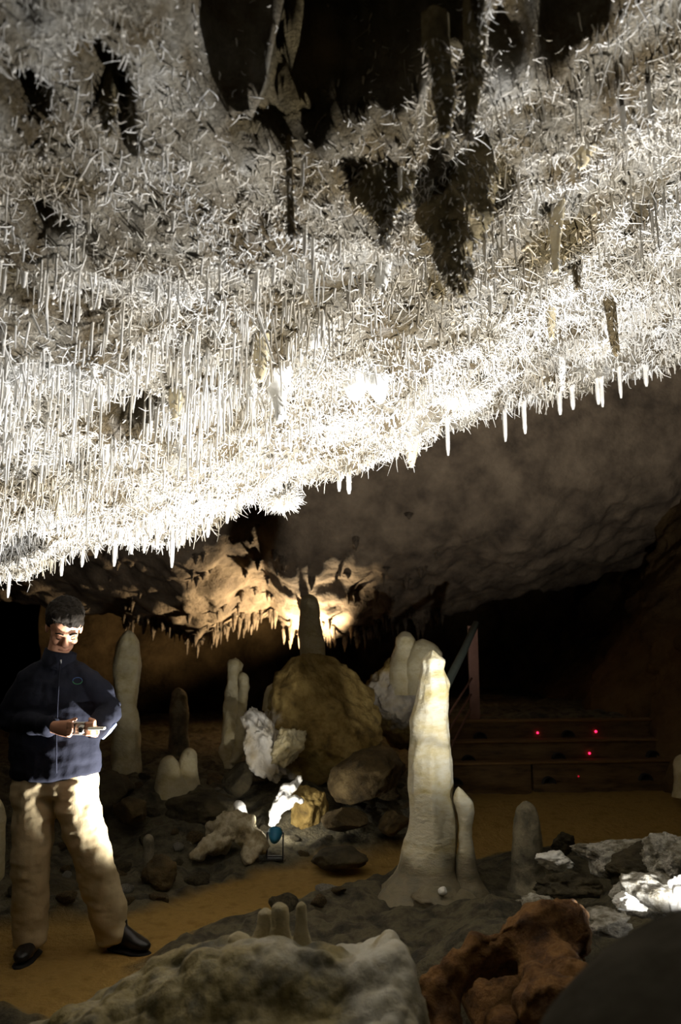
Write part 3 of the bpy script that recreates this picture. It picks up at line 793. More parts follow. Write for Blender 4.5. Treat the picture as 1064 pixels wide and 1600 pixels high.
rock_at('base_knob', 684, 1402, 5.12, 120, 50, M['stal_big'], parent=big, sub=4, seed=33, cuts=2, amp=0.2, attrs={'tone': lambda V: 0 * V[:, 0] + 1.0})
rock_at('white_chip', 692, 1392, 4.99, 16, 13, M['white_flow'], parent=big, sub=3, seed=34)
column('stalagmite', [(1251, 814, 830), (1262, 807, 838), (1280, 803, 842), (1300, 801, 845), (1330, 800, 848), (1355, 799, 850), (1375, 798, 852), (1395, 790, 860)], 5.35, M['stal_grey'],
       'short round-topped stalagmite with grey speckled skin, standing alone', amp=0.007, freq=20, seed=35, S=32)
column('stalagmite', [(984, 190, 211), (995, 186, 214), (1010, 181, 217), (1030, 177, 220), (1052, 175, 218), (1075, 178, 213), (1095, 182, 212), (1120, 179, 215), (1150, 176, 219), (1185, 175, 219), (1212, 174, 220), (1240, 168, 226)], 7.9,
       M['stal_cream'], 'tall pale stalagmite with waisted middle beside the man', amp=0.020, freq=9, seed=36, flutes=0.010)
column('stalagmite', [(928, 476, 491), (936, 471, 496), (955, 469, 499), (985, 468, 503), (1010, 468, 506), (1035, 467, 507), (1044, 464, 510)], 7.95, M['stal_cream'],
       'smooth round-headed stalagmite standing on top of the ochre boulder', amp=0.015, freq=8, seed=37, flutes=0.012)
kn = column('stalagmite', [(1028, 360, 376), (1038, 356, 379), (1055, 355, 377), (1072, 353, 380), (1085, 351, 380), (1100, 348, 378), (1118, 346, 378), (1135, 345, 379), (1150, 343, 380), (1168, 343, 378), (1185, 348, 374), (1200, 350, 372)], 7.6,
            M['stal_cream'], 'knobbly lumpy stalagmite with shoulder lobes against the ochre boulder', amp=0.026, freq=9, seed=38)
column('shoulder_lobe', [(1050, 374, 384), (1060, 372, 389), (1075, 372, 390), (1088, 374, 388), (1100, 372, 386), (1130, 368, 388), (1170, 362, 384), (1190, 356, 376)], 7.55, M['stal_cream'], None, parent=kn, amp=0.018, seed=39)
column('stalagmite', [(1074, 272, 285), (1085, 267, 292), (1110, 264, 295), (1140, 266, 293), (1180, 262, 298), (1220, 258, 302)], 9.6, M['stal_grey'], 'unlit stalagmite standing in the darkness behind', amp=0.012, seed=40)
column('stalagmite', [(1303, 226, 238), (1312, 224, 241), (1335, 224, 241), (1356, 226, 240), (1375, 222, 246)], 5.9, M['stal_grey'], 'finger-sized stalagmite rising from the dark rubble', amp=0.006, seed=41)
tw = column('stalagmite', [(1168, 288, 302), (1178, 284, 307), (1195, 280, 308), (1215, 272, 310), (1240, 262, 316)], 7.4, M['stal_cream'], 'pair of stumpy pale stalagmites grown together on the rubble', amp=0.012, seed=42)
column('second_stump', [(1180, 258, 272), (1190, 252, 278), (1208, 247, 284), (1228, 243, 294), (1245, 238, 300)], 7.3, M['stal_cream'], None, parent=tw, amp=0.012, seed=43)
column('stalagmite', [(1245, -14, 2), (1256, -20, 7), (1280, -24, 10), (1310, -24, 8), (1340, -26, 6), (1380, -30, 4), (1420, -34, 4)], 5.6, M['stal_cream'], 'pale stalagmite beyond the man, cut off by the picture edge', amp=0.012, seed=44)
column('stalagmite', [(1178, 1058, 1078), (1195, 1054, 1084), (1220, 1054, 1086), (1245, 1050, 1090)], 7.6, M['stal_cream'], 'squat pale stalagmite at the end of the lowest step', amp=0.012, seed=45)

# ------------------------------------------------------------------ boulders and rocks
def calc_left(V):
    # calcite crust on the lamp-side shoulder
    d = (V[:, 0] + 0.62) + 0.28 * (V[:, 2] - 0.75) + 0.16 * fbm(V * 6, 4, 90)
    return np.clip(sstep(0.10, -0.06, d) * sstep(1.3, 1.05, V[:, 2]), 0, 1)
b_och = rock_at('boulder', 482, 1146, 7.6, 232, 250, M['ochre'], 'great ochre boulder with white crusted corner', cat='boulder', sub=6, seed=21, cuts=16, depth=0.8, amp=0.085, freq=2.4, attrs={'tone': calc_left})
b_lean = rock_at('boulder', 628, 1105, 8.3, 150, 165, M['ochre'], 'brown boulder leaning on the great ochre one behind the tall stalagmite', cat='boulder', sub=6, seed=23, cuts=16, depth=0.7, amp=0.13, freq=2.4, attrs={'tone': lambda V: 0.5 * sstep(0.15, 0.6, fbm(V * 3, 4, 91))})
b_low = rock_at('boulder', 580, 1212, 6.85, 140, 86, M['brown_rock'], 'low brown boulder under the leaning one', cat='boulder', sub=5, seed=25, cuts=10, attrs=None, ry=-0.3)
column('flowstone_knob', [(986, 625, 640), (996, 617, 650), (1010, 615, 655), (1026, 612, 660), (1045, 605, 665), (1085, 600, 670)], 8.2, M['stal_cream'], 'pale rounded flowstone knob capping the leaning brown boulder', parent=b_lean, amp=0.02, seed=46)
column('flowstone_knob', [(998, 650, 670), (1008, 640, 682), (1020, 636, 690), (1045, 632, 692), (1085, 630, 694)], 8.12, M['stal_cream'], 'broad honey flowstone knob behind the hooked stalagmite tip', parent=b_lean, amp=0.02, seed=47)
column('flowstone_knob', [(1035, 465, 475), (1045, 458, 482), (1060, 450, 492), (1075, 440, 500)], 7.75, M['stal_cream'], 'small flowstone knob at the foot of the boulder-top stalagmite', parent=b_och, amp=0.014, seed=48)
column('flowstone_knob', [(1066, 424, 437), (1072, 416, 446), (1085, 412, 456), (1110, 410, 462)], 7.5, M['stal_cream'], 'pale lump on the shoulder of the ochre boulder', parent=b_och, amp=0.014, seed=49)
def jag(V): return np.clip(0.75 + 0.4 * fbm(V * 9, 3, 92), 0, 1)
rock_at('calcite_crust', 412, 1163, 7.05, 66, 126, M['ochre'], 'rough white calcite crust on the ochre boulder corner', parent=b_och, sub=5, seed=27, cuts=5, amp=0.26, freq=2.6, ry=-0.30, attrs={'tone': jag})
rock_at('calcite_crust', 448, 1160, 7.0, 58, 92, M['stal_cream'], 'yellow-white calcite flame on the ochre boulder face', parent=b_och, sub=5, seed=28, cuts=5, amp=0.22, freq=2.2, ry=0.45)
# rocks round the small blue lamp
rock_at('rock', 478, 1266, 6.75, 72, 110, M['ochre'], 'upright ochre rock lit by the small blue lamp', sub=5, seed=29, cuts=7, amp=0.14, attrs={'tone': lambda V: 0 * V[:, 0]})
V, Fa, No = solid([loft([P(425, 1290, 6.5), P(432, 1268, 6.5), P(440, 1248, 6.52), P(446, 1234, 6.55), P(456, 1228, 6.56), P(470, 1216, 6.6)], [0.03, 0.045, 0.05, 0.05, 0.04, 0.03], S=14),
                   loft([P(437, 1268, 6.5), P(450, 1255, 6.5), P(464, 1246, 6.52), P(472, 1252, 6.55)], [0.03, 0.035, 0.03, 0.02], S=12)], 0.012, 3)
V = V + No * (0.016 * fbm(V * 18, 4, 94))[:, None]
obj('flowstone_ridge', V, Fa, M['white_flow'], origin=P(440, 1290, 6.5), label='twisted white flowstone ridge above the small blue lamp', cat='flowstone')
column('flowstone_tooth', [(1250, 366, 378), (1258, 364, 384), (1270, 366, 387), (1282, 366, 388), (1300, 360, 394)], 6.45, M['white_flow'], 'white flowstone tooth across from the small blue lamp', cat='flowstone', amp=0.014, seed=50)
V, Fa, No = solid([loft([P(362, 1278, 6.3), P(380, 1296, 6.25), P(398, 1312, 6.2), P(406, 1322, 6.2), P(410, 1334, 6.2)], [0.08, 0.11, 0.09, 0.06, 0.04], S=14),
                   loft([P(360, 1285, 6.3), P(345, 1310, 6.2), P(318, 1328, 6.15), P(300, 1342, 6.1)], [0.09, 0.07, 0.05, 0.05], S=12),
                   loft([P(400, 1310, 6.2), P(392, 1332, 6.1), P(388, 1352, 6.05)], [0.09, 0.06, 0.04], S=12),
                   loft([P(345, 1290, 6.35), P(340, 1330, 6.35)], [0.08, 0.08], S=12)], 0.014, 3)
V = V + No * (0.036 * fbm(V * 8, 5, 95, 0.55))[:, None]
obj('flowstone_hump', V, Fa, M['hump'], origin=P(380, 1345, 6.2), label='pale forked flowstone hump spreading below the small blue lamp', cat='flowstone')
rock_at('rock', 322, 1270, 6.9, 130, 60, M['dark_rock'], 'long dark flat rock behind the pale flowstone hump', sub=5, seed=51, cuts=9, depth=0.8)
rock_at('rock', 336, 1228, 7.62, 64, 44, M['brown_rock'], 'brown block lying between stumpy stalagmites and ochre boulder', sub=4, seed=52, cuts=9)
rock_at('rock', 374, 1218, 7.15, 56, 56, M['dark_rock'], 'dark rock wedged under the white crusted corner', sub=4, seed=53, cuts=9)
rock_at('rock', 538, 1282, 6.42, 76, 38, M['brown_rock'], 'flat brown rock at the foot of the low boulder', sub=5, seed=54, cuts=9)
rock_at('rock', 618, 1286, 6.45, 56, 40, M['brown_rock'], 'brown rock tucked behind the tall stalagmite', sub=4, seed=55, cuts=9)
rock_at('rock', 530, 1340, 6.05, 90, 34, M['dark_rock'], 'flat dark rock at the edge of the sand', sub=4, seed=56, cuts=7)
rock_at('rock', 150, 1245, 6.9, 130, 80, M['dark_rock'], 'dark rock behind the knees of the man', sub=4, seed=59, cuts=9)
rock_at('rock', 205, 1265, 6.6, 60, 46, M['brown_rock'], 'brown stone beyond the man beside the tall pale stalagmite', sub=4, seed=60, cuts=9)
rock_at('rock', 250, 1365, 5.6, 60, 60, M['brown_rock'], 'knobbed brown stone near the finger-sized stalagmite', sub=4, seed=61, cuts=5, amp=0.2)
rock_at('rock', 20, 1448, 4.9, 40, 20, M['pale_rock'], 'small pale stone behind the trouser cuff', sub=3, seed=62)
rock_at('rock', 90, 1400, 5.4, 150, 60, M['dark_rock'], 'dark rock behind the shins of the man', sub=4, seed=63, cuts=9)
# rocks on the right, round the hidden floodlight
for i, (a, b, yy, w, h, mk, lb) in enumerate([
        (878, 1316, 5.6, 36, 34, 'dark_rock', 'round dark stone behind the speckled short stalagmite'),
        (965, 1335, 4.9, 120, 60, 'pale_rock', 'pale capped rock on the flowstone bank'),
        (1000, 1360, 4.5, 110, 74, 'dark_rock', 'dark rock with rounded back on the flowstone bank'),
        (1050, 1345, 4.2, 90, 80, 'pale_rock', 'pale rock beside the glare of the hidden floodlight'),
        (1020, 1396, 3.75, 110, 66, 'pale_rock', 'white-lit rock in the full glare of the hidden floodlight'),
        (1092, 1400, 3.6, 90, 90, 'white_flow', 'glaring white rock right above the hidden floodlight'),
        (985, 1412, 3.55, 50, 30, 'white_flow', 'small glaring white stone below the pale rocks'),
        (940, 1440, 3.5, 80, 34, 'pale_rock', 'low speckled rock beside the dark rounded boss'),
        (868, 1344, 4.95, 56, 32, 'white_flow', 'flat white crust lying behind the dark rocks'),
        (888, 1385, 4.5, 96, 44, 'dark_rock', 'low dark rock in the middle of the flowstone bank'),
        (745, 1475, 4.05, 90, 40, 'pale_rock', 'white-mottled flat stone in the grey flowstone'),
        (838, 1412, 4.12, 54, 24, 'pale_rock', 'thin pale stone above the rusty hollow')]):
    rock_at('rock', a, b, yy, w * 1.15, h * 1.1, M[mk], lb, sub=5, seed=100 + i, cuts=6, amp=0.19, freq=2.2)
# rusty hollow in the foreground
V, Fa, No = solid([loft([P(690, 1560, 3.0), P(712, 1525, 3.05), P(750, 1497, 3.1), P(800, 1478, 3.15), P(850, 1462, 3.2), P(905, 1455, 3.2)], [(0.09, 0.10), (0.07, 0.10), (0.06, 0.11), (0.075, 0.13), (0.10, 0.13), (0.12, 0.14)], S=16),
                   loft([P(850, 1480, 3.2), P(870, 1540, 2.95), P(885, 1610, 2.75)], [0.12, 0.13, 0.16], S=14),
                   loft([P(690, 1560, 3.0), P(690, 1640, 2.9)], [0.06, 0.08], S=14)], 0.016, 2)
V = V + No * (0.040 * fbm(V * 7, 5, 96, 0.5) - 0.04 * np.abs(fbm(V * 4, 3, 196)))[:, None]
obj('rock_arch', V, Fa, M['rust_rock'], origin=P(780, 1640, 2.9), label='rust-brown rock ledge arching over a black hollow', cat='rock')
rock_at('rock', 780, 1560, 3.42, 230, 130, M['rust_rock'], 'rust-brown filler rock added behind the hollow to keep it dark', sub=4, seed=122, cuts=8)  # added rock, hides the lit floor so the hollow stays dark
rock_at('rock', 792, 1606, 2.92, 90, 56, M['rust_rock'], 'rust-brown stone lying inside the black hollow', sub=4, seed=120, cuts=8, amp=0.14)
rock_at('rock', 925, 1560, 2.75, 56, 60, M['rust_rock'], 'rusty stone between the hollow and the dark boss', sub=4, seed=121, cuts=8, amp=0.14)

# loose rubble
kinds = [('brown_rock', 'rough brown rubble stone'), ('dark_rock', 'dark rubble stone'), ('pale_rock', 'small pale limestone chip')]
MARKS = [('beside the pale forked flowstone hump', 6.15, 380), ('below the upright ochre rock', 6.3, 500), ('at the foot of the low brown boulder', 6.6, 590), ('near the stumpy pale stalagmite pair', 6.9, 280), ('near the finger-sized stalagmite', 5.8, 215),
         ('behind the legs of the man', 6.0, 120), ('beside the bend of the sand path behind the mound', 5.2, 320), ('by the flared base of the tallest stalagmite', 4.9, 660), ('around the short speckled stalagmite', 5.2, 830), ('on the bank under the pale rocks', 4.3, 950), ('above the rusty hollow', 3.9, 800)]
MARKS = [(n_, (px_ - 532) / F_PX * y_ / 1.05, y_) for n_, y_, px_ in MARKS]
OCC.append((P(380, 1320, 6.2)[0], 6.2, 0.34))
meshes = {}
for mk, _ in kinds:
    for i in range(4):
        V, Fa = rock_body(3, 150 + i, cuts=8, amp=0.15)
        m_ = mesh_np('rubble_stone', V, Fa); m_.materials.append(M[mk]); meshes[mk, i] = m_
r = np.random.default_rng(42); k = 0; tries = 0; placed = []
zfl = lambda x, y: zf(x, y)[0]
while k < 84 and tries < 3000:
    tries += 1
    if k < 62: a, b = r.uniform(100, 640), r.uniform(1225, 1440)
    else: a, b = r.uniform(560, 1040), r.uniform(1325, 1480)
    h_ = ground_hit(a, b, zbase)
    z_, sd_ = zf(np.array([h_[0]]), np.array([h_[1]]))
    if sd_[0] > 0.2: continue
    if any((h_[0] - q_[0]) ** 2 + (h_[1] - q_[1]) ** 2 < 0.17 ** 2 for q_ in placed): continue
    if any(math.hypot(h_[0] - a_, h_[1] - b_) < c_ + 0.10 for a_, b_, c_ in OCC) or (h_[0] > 0.6 and h_[1] > 7.3): continue
    placed.append(h_)
    mk, lb = kinds[int(r.choice(3, p=[0.45, 0.38, 0.17]))]
    where = min(MARKS, key=lambda q_: math.hypot(q_[1] - h_[0], q_[2] - h_[1]))[0]
    o = link('rubble_stone', meshes[mk, int(r.integers(4))], loc=(h_[0], h_[1], float(z_[0]) + 0.01), label=lb + ' ' + where, cat='stone', group='loose ' + mk.split('_')[0] + ' rubble ' + where)
    s = r.uniform(0.03, 0.10) * (0.6 if mk == 'pale_rock' else 1); o.scale = (s * r.uniform(0.9, 1.5), s, s * r.uniform(0.55, 0.9)); o.rotation_euler = (r.uniform(-0.3, 0.3), r.uniform(-0.3, 0.3), r.uniform(0, 6))
    k += 1

# ------------------------------------------------------------------ foreground flowstone mound with its small stalagmites
u = np.linspace(-1, 1, 260); v = np.linspace(-1, 1, 200)
UU, VV_ = np.meshgrid(u, v)
mc = P(430, 1470, 2.65)
mx_ = mc[0] + UU * 0.80; my_ = 2.62 + VV_ * 0.62
TOPP = [(-40, 1640), (60, 1600), (130, 1560), (190, 1515), (250, 1482), (320, 1455), (380, 1448), (440, 1446), (500, 1448), (545, 1458), (575, 1444), (615, 1440), (640, 1466), (655, 1540), (668, 1620), (760, 1700)]
tp = np.array([P(a, b, 2.65) for a, b in TOPP])
prof = np.interp(mx_, tp[:, 0], tp[:, 2]) - 0.055
fall = np.sqrt(np.clip(1 - (np.maximum(0, VV_) / 1.0) ** 2, 0, 1)) * np.clip(1 - np.maximum(0, -VV_ - 0.05) * 0.75, 0, 1)
mz = prof * fall
q = np.stack([mx_, my_, mz], -1)
def bubbles(q, f, seed):
    """rounded bubbles: distance to the nearest jittered cell centre in space"""
    g = q * f
    i0 = np.floor(g)
    best = np.full(g.shape[:-1], 9.0)
    for dx in (-1, 0, 1):
        for dy in (-1, 0, 1):
            for dz in (-1, 0, 1):
                c = i0 + np.array([dx, dy, dz])
                j = np.stack([vnoise(c, seed + k) for k in range(3)], -1) * 0.42
                best = np.minimum(best, np.linalg.norm(g - c - 0.5 - j, axis=-1))
    return 1 - np.clip(best, 0, 1) ** 2
for _ in range(6):
    mz[1:-1, 1:-1] = (mz[:-2, 1:-1] + mz[2:, 1:-1] + mz[1:-1, :-2] + mz[1:-1, 2:]) / 4
mz = mz + 0.05 * fbm(q * 3.5, 3, 97)
q[..., 2] = mz
nu_ = np.cross(np.gradient(q, axis=1), np.gradient(q, axis=0)); nu_ /= np.linalg.norm(nu_, axis=-1, keepdims=True) + 1e-9
q0 = q.copy()
bub = bubbles(q0, 8, 200)
q = q0 + nu_ * (0.050 * (bub - 0.6) + 0.014 * (bubbles(q0, 17, 210) - 0.5) + 0.003 * fbm(q0 * 40, 2, 98))[..., None]
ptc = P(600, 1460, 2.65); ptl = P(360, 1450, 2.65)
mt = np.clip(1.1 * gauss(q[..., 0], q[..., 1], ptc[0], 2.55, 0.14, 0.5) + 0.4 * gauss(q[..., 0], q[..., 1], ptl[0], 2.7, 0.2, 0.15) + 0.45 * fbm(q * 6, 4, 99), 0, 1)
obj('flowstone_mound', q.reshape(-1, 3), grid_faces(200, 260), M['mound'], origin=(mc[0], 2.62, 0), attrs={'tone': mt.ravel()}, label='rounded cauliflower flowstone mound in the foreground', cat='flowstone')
column('stalagmite', [(1409, 428, 444), (1416, 424, 450), (1430, 423, 452), (1445, 424, 452), (1470, 418, 456), (1500, 412, 462)], 2.72, M['stal_cream'], 'plump thumb-like stalagmite on top of the foreground mound', amp=0.004, freq=20, seed=71)
column('stalagmite', [(1418, 409, 421), (1426, 404, 426), (1445, 402, 428), (1470, 392, 432), (1500, 385, 436)], 2.76, M['stal_cream'], 'shorter whitish stub pressed against the plump stalagmite', amp=0.004, freq=20, seed=72)
column('stalagmite', [(1408, 467, 475), (1414, 463, 479), (1430, 462, 480), (1450, 461, 481), (1480, 455, 490), (1510, 450, 496)], 2.70, M['stal_cream'], 'thin straight stalagmite beside the plump one on the mound', amp=0.003, freq=20, seed=73)
column('stalagmite', [(1455, 365, 380), (1462, 358, 388), (1480, 350, 396), (1510, 345, 400)], 2.78, M['stal_cream'], 'low whitish knob beside the stubs on the mound', amp=0.005, freq=20, seed=74)

# ------------------------------------------------------------------ dark rounded boss near the lens
rows_, S_n = 60, 80
bc = np.array([0.68, 1.05])
tt = np.linspace(0, 1, rows_)
prf_z = np.array([1.285, 1.27, 1.235, 1.18, 1.10, 0.95, 0.5, 0.07]) - 0.09; prf_r = np.array([0.004, 0.14, 0.26, 0.36, 0.435, 0.48, 0.52, 0.58])
zz = np.interp(tt, np.linspace(0, 1, 8), prf_z); rr_ = np.interp(tt, np.linspace(0, 1, 8), prf_r)
for _ in range(3):
    zz[1:-1] = np.convolve(zz, [0.25, 0.5, 0.25], 'valid'); rr_[1:-1] = np.convolve(rr_, [0.25, 0.5, 0.25], 'valid')
ang = np.arange(S_n) * 2 * math.pi / S_n
V = np.stack([bc[0] + rr_[:, None] * np.cos(ang), bc[1] + rr_[:, None] * np.sin(ang), np.repeat(zz[:, None], S_n, 1)], -1)
V = V * 1.0; V[..., 2] += 0.012 * fbm(V * 5, 3, 98)
obj('stone_boss', V.reshape(-1, 3), grid_faces(rows_, S_n, True), M['boss'], origin=(bc[0], bc[1], 0), label='smooth rounded boss of stone, dark against the glaring rocks behind', cat='stalagmite')

# ------------------------------------------------------------------ steps and handrail
ST_A = math.radians(7.0)
ca, sa = math.cos(ST_A), math.sin(ST_A)
s0 = P(694, 1242, 8.0)
st = empty('staircase', (s0[0], s0[1], 0.2), 'three broad brown steps with red marker lights rising from the sand', 'stairs')
def along(d, back, z):
    return np.array([s0[0] + ca * d - sa * back, s0[1] + sa * d + ca * back, z])
def on_step(px, py, back):
    """photo position on the riser plane that lies `back` metres behind the first one"""
    d = ray(px, py); d = d / d[1]
    n_ = np.array([-sa, ca]); a = along(0, back, 0)[:2]
    Y = (a @ n_) / (d[0] * n_[0] + n_[1])
    return np.array([d[0] * Y, Y, CAM_Z + d[2] * Y])
STEPS = [(0.0, 0.10, 0.50, 2.9), (0.20, 0.42, 0.683, 2.9), (0.44, 0.60, 0.863, 2.9)]
HOODS = [[(711, 1224), (856, 1222), (1007, 1217)], [(731, 1188), (871, 1184), (1018, 1181)], [(749, 1152), (886, 1149)]]
LEDS = [[(904, 1213, 'red_dim', 0.009)], [(921, 1177, 'red_led', 0.011)], [(840, 1145, 'red_led', 0.011), (931, 1143, 'red_led', 0.0125)]]
for i, (bk, z0, z1, w) in enumerate(STEPS):
    dep = 0.5 if i < 2 else 1.2
    if i == 0:
        jn = on_step(832, 1215, 0)
        dj = math.hypot(jn[0] - s0[0], jn[1] - s0[1])
        segs = [(-0.08, dj - 0.012), (dj + 0.012, w)]
    else:
        segs = [(-0.08, w)]
    c = along((segs[0][0] + segs[0][1]) / 2, bk + dep / 2, (z0 + z1) / 2)
    step = obj('step', *box(c[0], c[1], c[2], segs[0][1] - segs[0][0], dep, z1 - z0 - 0.001, ST_A, 0.008), M['stair'], origin=tuple(c), parent=st)
    for sg in segs[1:]:
        c2 = along((sg[0] + sg[1]) / 2, bk + dep / 2, (z0 + z1) / 2)
        obj('riser_board', *box(c2[0], c2[1], c2[2], sg[1] - sg[0], dep, z1 - z0 - 0.001, ST_A, 0.008), M['stair'], origin=tuple(c2), parent=step)
    c3 = along((segs[0][0] + segs[-1][1]) / 2, bk + 0.10, z1 + 0.006)
    obj('nosing', *box(c3[0], c3[1], c3[2], segs[-1][1] - segs[0][0], 0.24, 0.022, ST_A, 0.005), M['stair_cap'], origin=tuple(c3), parent=step)
    for (a, b) in HOODS[i]:
        h_ = on_step(a, b, bk)
        n = 12; th = np.linspace(0, math.pi, n)
        R0 = 0.068
        ring = lambda rr, off: np.stack([h_[0] + ca * rr * np.cos(th) + sa * off, h_[1] + sa * rr * np.cos(th) - ca * off, h_[2] - 0.012 + rr * np.sin(th)], -1)
        V = np.concatenate([ring(R0, -0.02), ring(R0, 0.05), ring(R0 - 0.012, 0.05), ring(R0 - 0.012, 0.005), np.repeat(ring(0.0, 0.005)[:1], n, 0)])
        obj('lamp_hood', V, grid_faces(5, n), M['niche'], origin=tuple(h_), parent=step)
    for (a, b, mk, rr) in LEDS[i]:
        h_ = on_step(a, b, bk - 0.012)
        V, Fa = ico(2)
        obj('marker_light', V * rr + h_, Fa, M[mk], origin=tuple(h_), parent=step)
hp = P(738, 978, 8.65)
hr = empty('handrail', (hp[0], hp[1], 0.86), 'metal handrail with flat reddish post at the top of the steps', 'handrail')
obj('post', *join([box(hp[0], hp[1], (0.84 + hp[2]) / 2, 0.11, 0.02, hp[2] - 0.84, 0.2, 0.003)]), M['post'], origin=(hp[0], hp[1], 0.86), parent=hr)
a1, a2, a3 = P(744, 974, 8.68), P(722, 1022, 8.3), P(694, 1078, 7.85)
obj('rail', *loft([a1, a2, a3], [0.035, 0.04, 0.045], S=12), M['rail'], origin=tuple(a1), parent=hr)
for (p, q_) in [((737, 1060), (700, 1118)), ((736, 1085), (702, 1140)), ((735, 1108), (704, 1168))]:
    obj('rod', *loft([P(*p, 8.63), P(*q_, 8.1)], [0.011, 0.011], S=8), M['post'], origin=tuple(P(*p, 8.63)), parent=hr)
lowp = P(690, 1085, 7.85)
obj('post', *box(lowp[0], lowp[1], 0.62, 0.09, 0.02, lowp[2] - 0.22, 0.2, 0.003), M['post'], origin=(lowp[0], lowp[1], 0.25), parent=hr)

# ------------------------------------------------------------------ floodlights
def floodlight(pos, aim, w, cone, col, r, label, house='lamp_grey', size=1.0, ground=None, blend=0.6):
    pos = np.array(pos, float); aim = np.array(aim, float)
    d = Vector(aim - pos).normalized()
    rot = d.to_track_quat('Z', 'Y').to_matrix()
    R = np.array(rot)
    if ground is None:
        ground = float(zf(np.array([pos[0]]), np.array([pos[1]]))[0][0])
    root = empty('floodlight', (pos[0], pos[1], ground), label, 'lamp')
    def part(name, V, Fa, m):
        return obj(name, V @ R.T + pos, Fa, m, origin=tuple(pos), parent=root)
    k = size
    V, Fa = loft([(0, 0, -0.10 * k), (0, 0, -0.06 * k), (0, 0, 0.0), (0, 0, 0.02 * k)], [0.035 * k, 0.055 * k, 0.07 * k, 0.072 * k], S=20, caps=True)
    V[:, 2] = np.minimum(V[:, 2], 0.02 * k)
    part('housing', V, Fa, M[house])
    V, Fa = loft([(0, 0, 0.021 * k), (0, 0, 0.026 * k)], [0.058 * k, 0.055 * k], S=20)
    part('lens', V, Fa, M['lens'])
    hgt = max(0.03, pos[2] - ground)
    parts = [box(pos[0], pos[1], ground + 0.008, 0.14 * k, 0.10 * k, 0.016, 0, 0.003)]
    for sx in (-1, 1):
        parts.append(box(pos[0] + sx * 0.078 * k, pos[1], ground + hgt / 2, 0.01, 0.03 * k, hgt + 0.02, 0, 0.002))
    parts.append(box(pos[0], pos[1], ground + 0.02, 0.16 * k, 0.03 * k, 0.012, 0, 0.002))
    V, Fa = join(parts)
    obj('bracket', V, Fa, M['lamp_grey'], origin=(pos[0], pos[1], ground), parent=root)
    ld = bpy.data.lights.new('bulb', 'SPOT')
    ld.energy = w; ld.color = col; ld.spot_size = math.radians(cone); ld.spot_blend = blend; ld.shadow_soft_size = r * 0.8
    lo = bpy.data.objects.new('bulb', ld); C.objects.link(lo)
    lo.parent = root
    lp = pos + np.array(d) * 0.075 * k
    lo.location = tuple(lp - np.array(root.location))
    lo.rotation_euler = d.to_track_quat('-Z', 'Y').to_euler()
    return root
for L_ in LAMPS:
    floodlight(**L_)
bl = P(430, 1302, 6.18)

# ------------------------------------------------------------------ the man
YM = 4.42
org = np.array([P(100, 1495, YM)[0], YM, float(zf(np.array([P(100, 1495, YM)[0]]), np.array([YM]))[0][0])])
def Q(px, py, dy=0.0): return P(px, py, YM + dy)
# head frame
hc = Q(101, 979)
yaw, pit, rol = math.radians(26), math.radians(-36), math.radians(4)
fw = np.array([math.sin(yaw) * math.cos(pit), -math.cos(yaw) * math.cos(pit), math.sin(pit)])
rt = np.cross(np.array([0, 0, 1.0]), fw) * -1
rt = np.cross(fw, [0, 0, 1.0]); rt /= np.linalg.norm(rt)
hu = np.cross(rt, fw)
HM = np.stack([rt, fw, hu])            # local (x right, y forward, z up) -> world
def H(l): return np.asarray(l, float) * 1.13 @ HM + hc
def ell(c, r, sub=3):
    V, Fa = ico(sub)
    return H(V * np.array(r) + np.array(c)), Fa
head_parts = [ell((0, -0.012, 0.035), (0.078, 0.100, 0.088)), ell((0, 0.025, -0.02), (0.064, 0.072, 0.085)), ell((0, 0.036, -0.075), (0.050, 0.052, 0.045)),
              ell((0, 0.066, -0.102), (0.022, 0.022, 0.018)), ell((0, 0.082, 0.016), (0.050, 0.018, 0.012)),
              ell((0.036, 0.068, -0.032), (0.024, 0.024, 0.022)), ell((-0.036, 0.068, -0.032), (0.024, 0.024, 0.022)),
              ell((0.078, -0.012, -0.012), (0.010, 0.022, 0.034)), ell((-0.078, -0.012, -0.012), (0.010, 0.022, 0.034)),
              ell((0, 0.086, -0.068), (0.024, 0.014, 0.006)), ell((0, 0.084, -0.079), (0.022, 0.014, 0.007))]
V, Fa = loft([(0, 0.090, 0.012), (0, 0.102, -0.012), (0, 0.114, -0.034), (0, 0.100, -0.046)], [(0.009, 0.010), (0.011, 0.012), (0.017, 0.014), (0.013, 0.010)], S=12)
head_parts.append((H(V), Fa))
nb = Q(88, 1035, 0.02)
neck = loft([nb - np.array([0, 0, 0.05]), nb + np.array([0, 0, 0.02]), hc + np.array([-0.01, 0.0, -0.04])], [0.062, 0.058, 0.058])
shR, shL = Q(40, 1070, 0.02), Q(146, 1068, 0.03)
elR, elL = Q(16, 1122, 0.05), Q(172, 1112, 0.0)
wrR, wrL = Q(84, 1136, -0.27), Q(146, 1143, -0.25)
pel = Q(86, 1200, 0.02)
hipR, hipL = Q(58, 1222, 0.02), Q(112, 1220, 0.02)
knR, knL = Q(50, 1345, -0.03), Q(147, 1342, 0.04)
anR, anL = Q(53, 1470, 0.02), Q(177, 1462, 0.12)
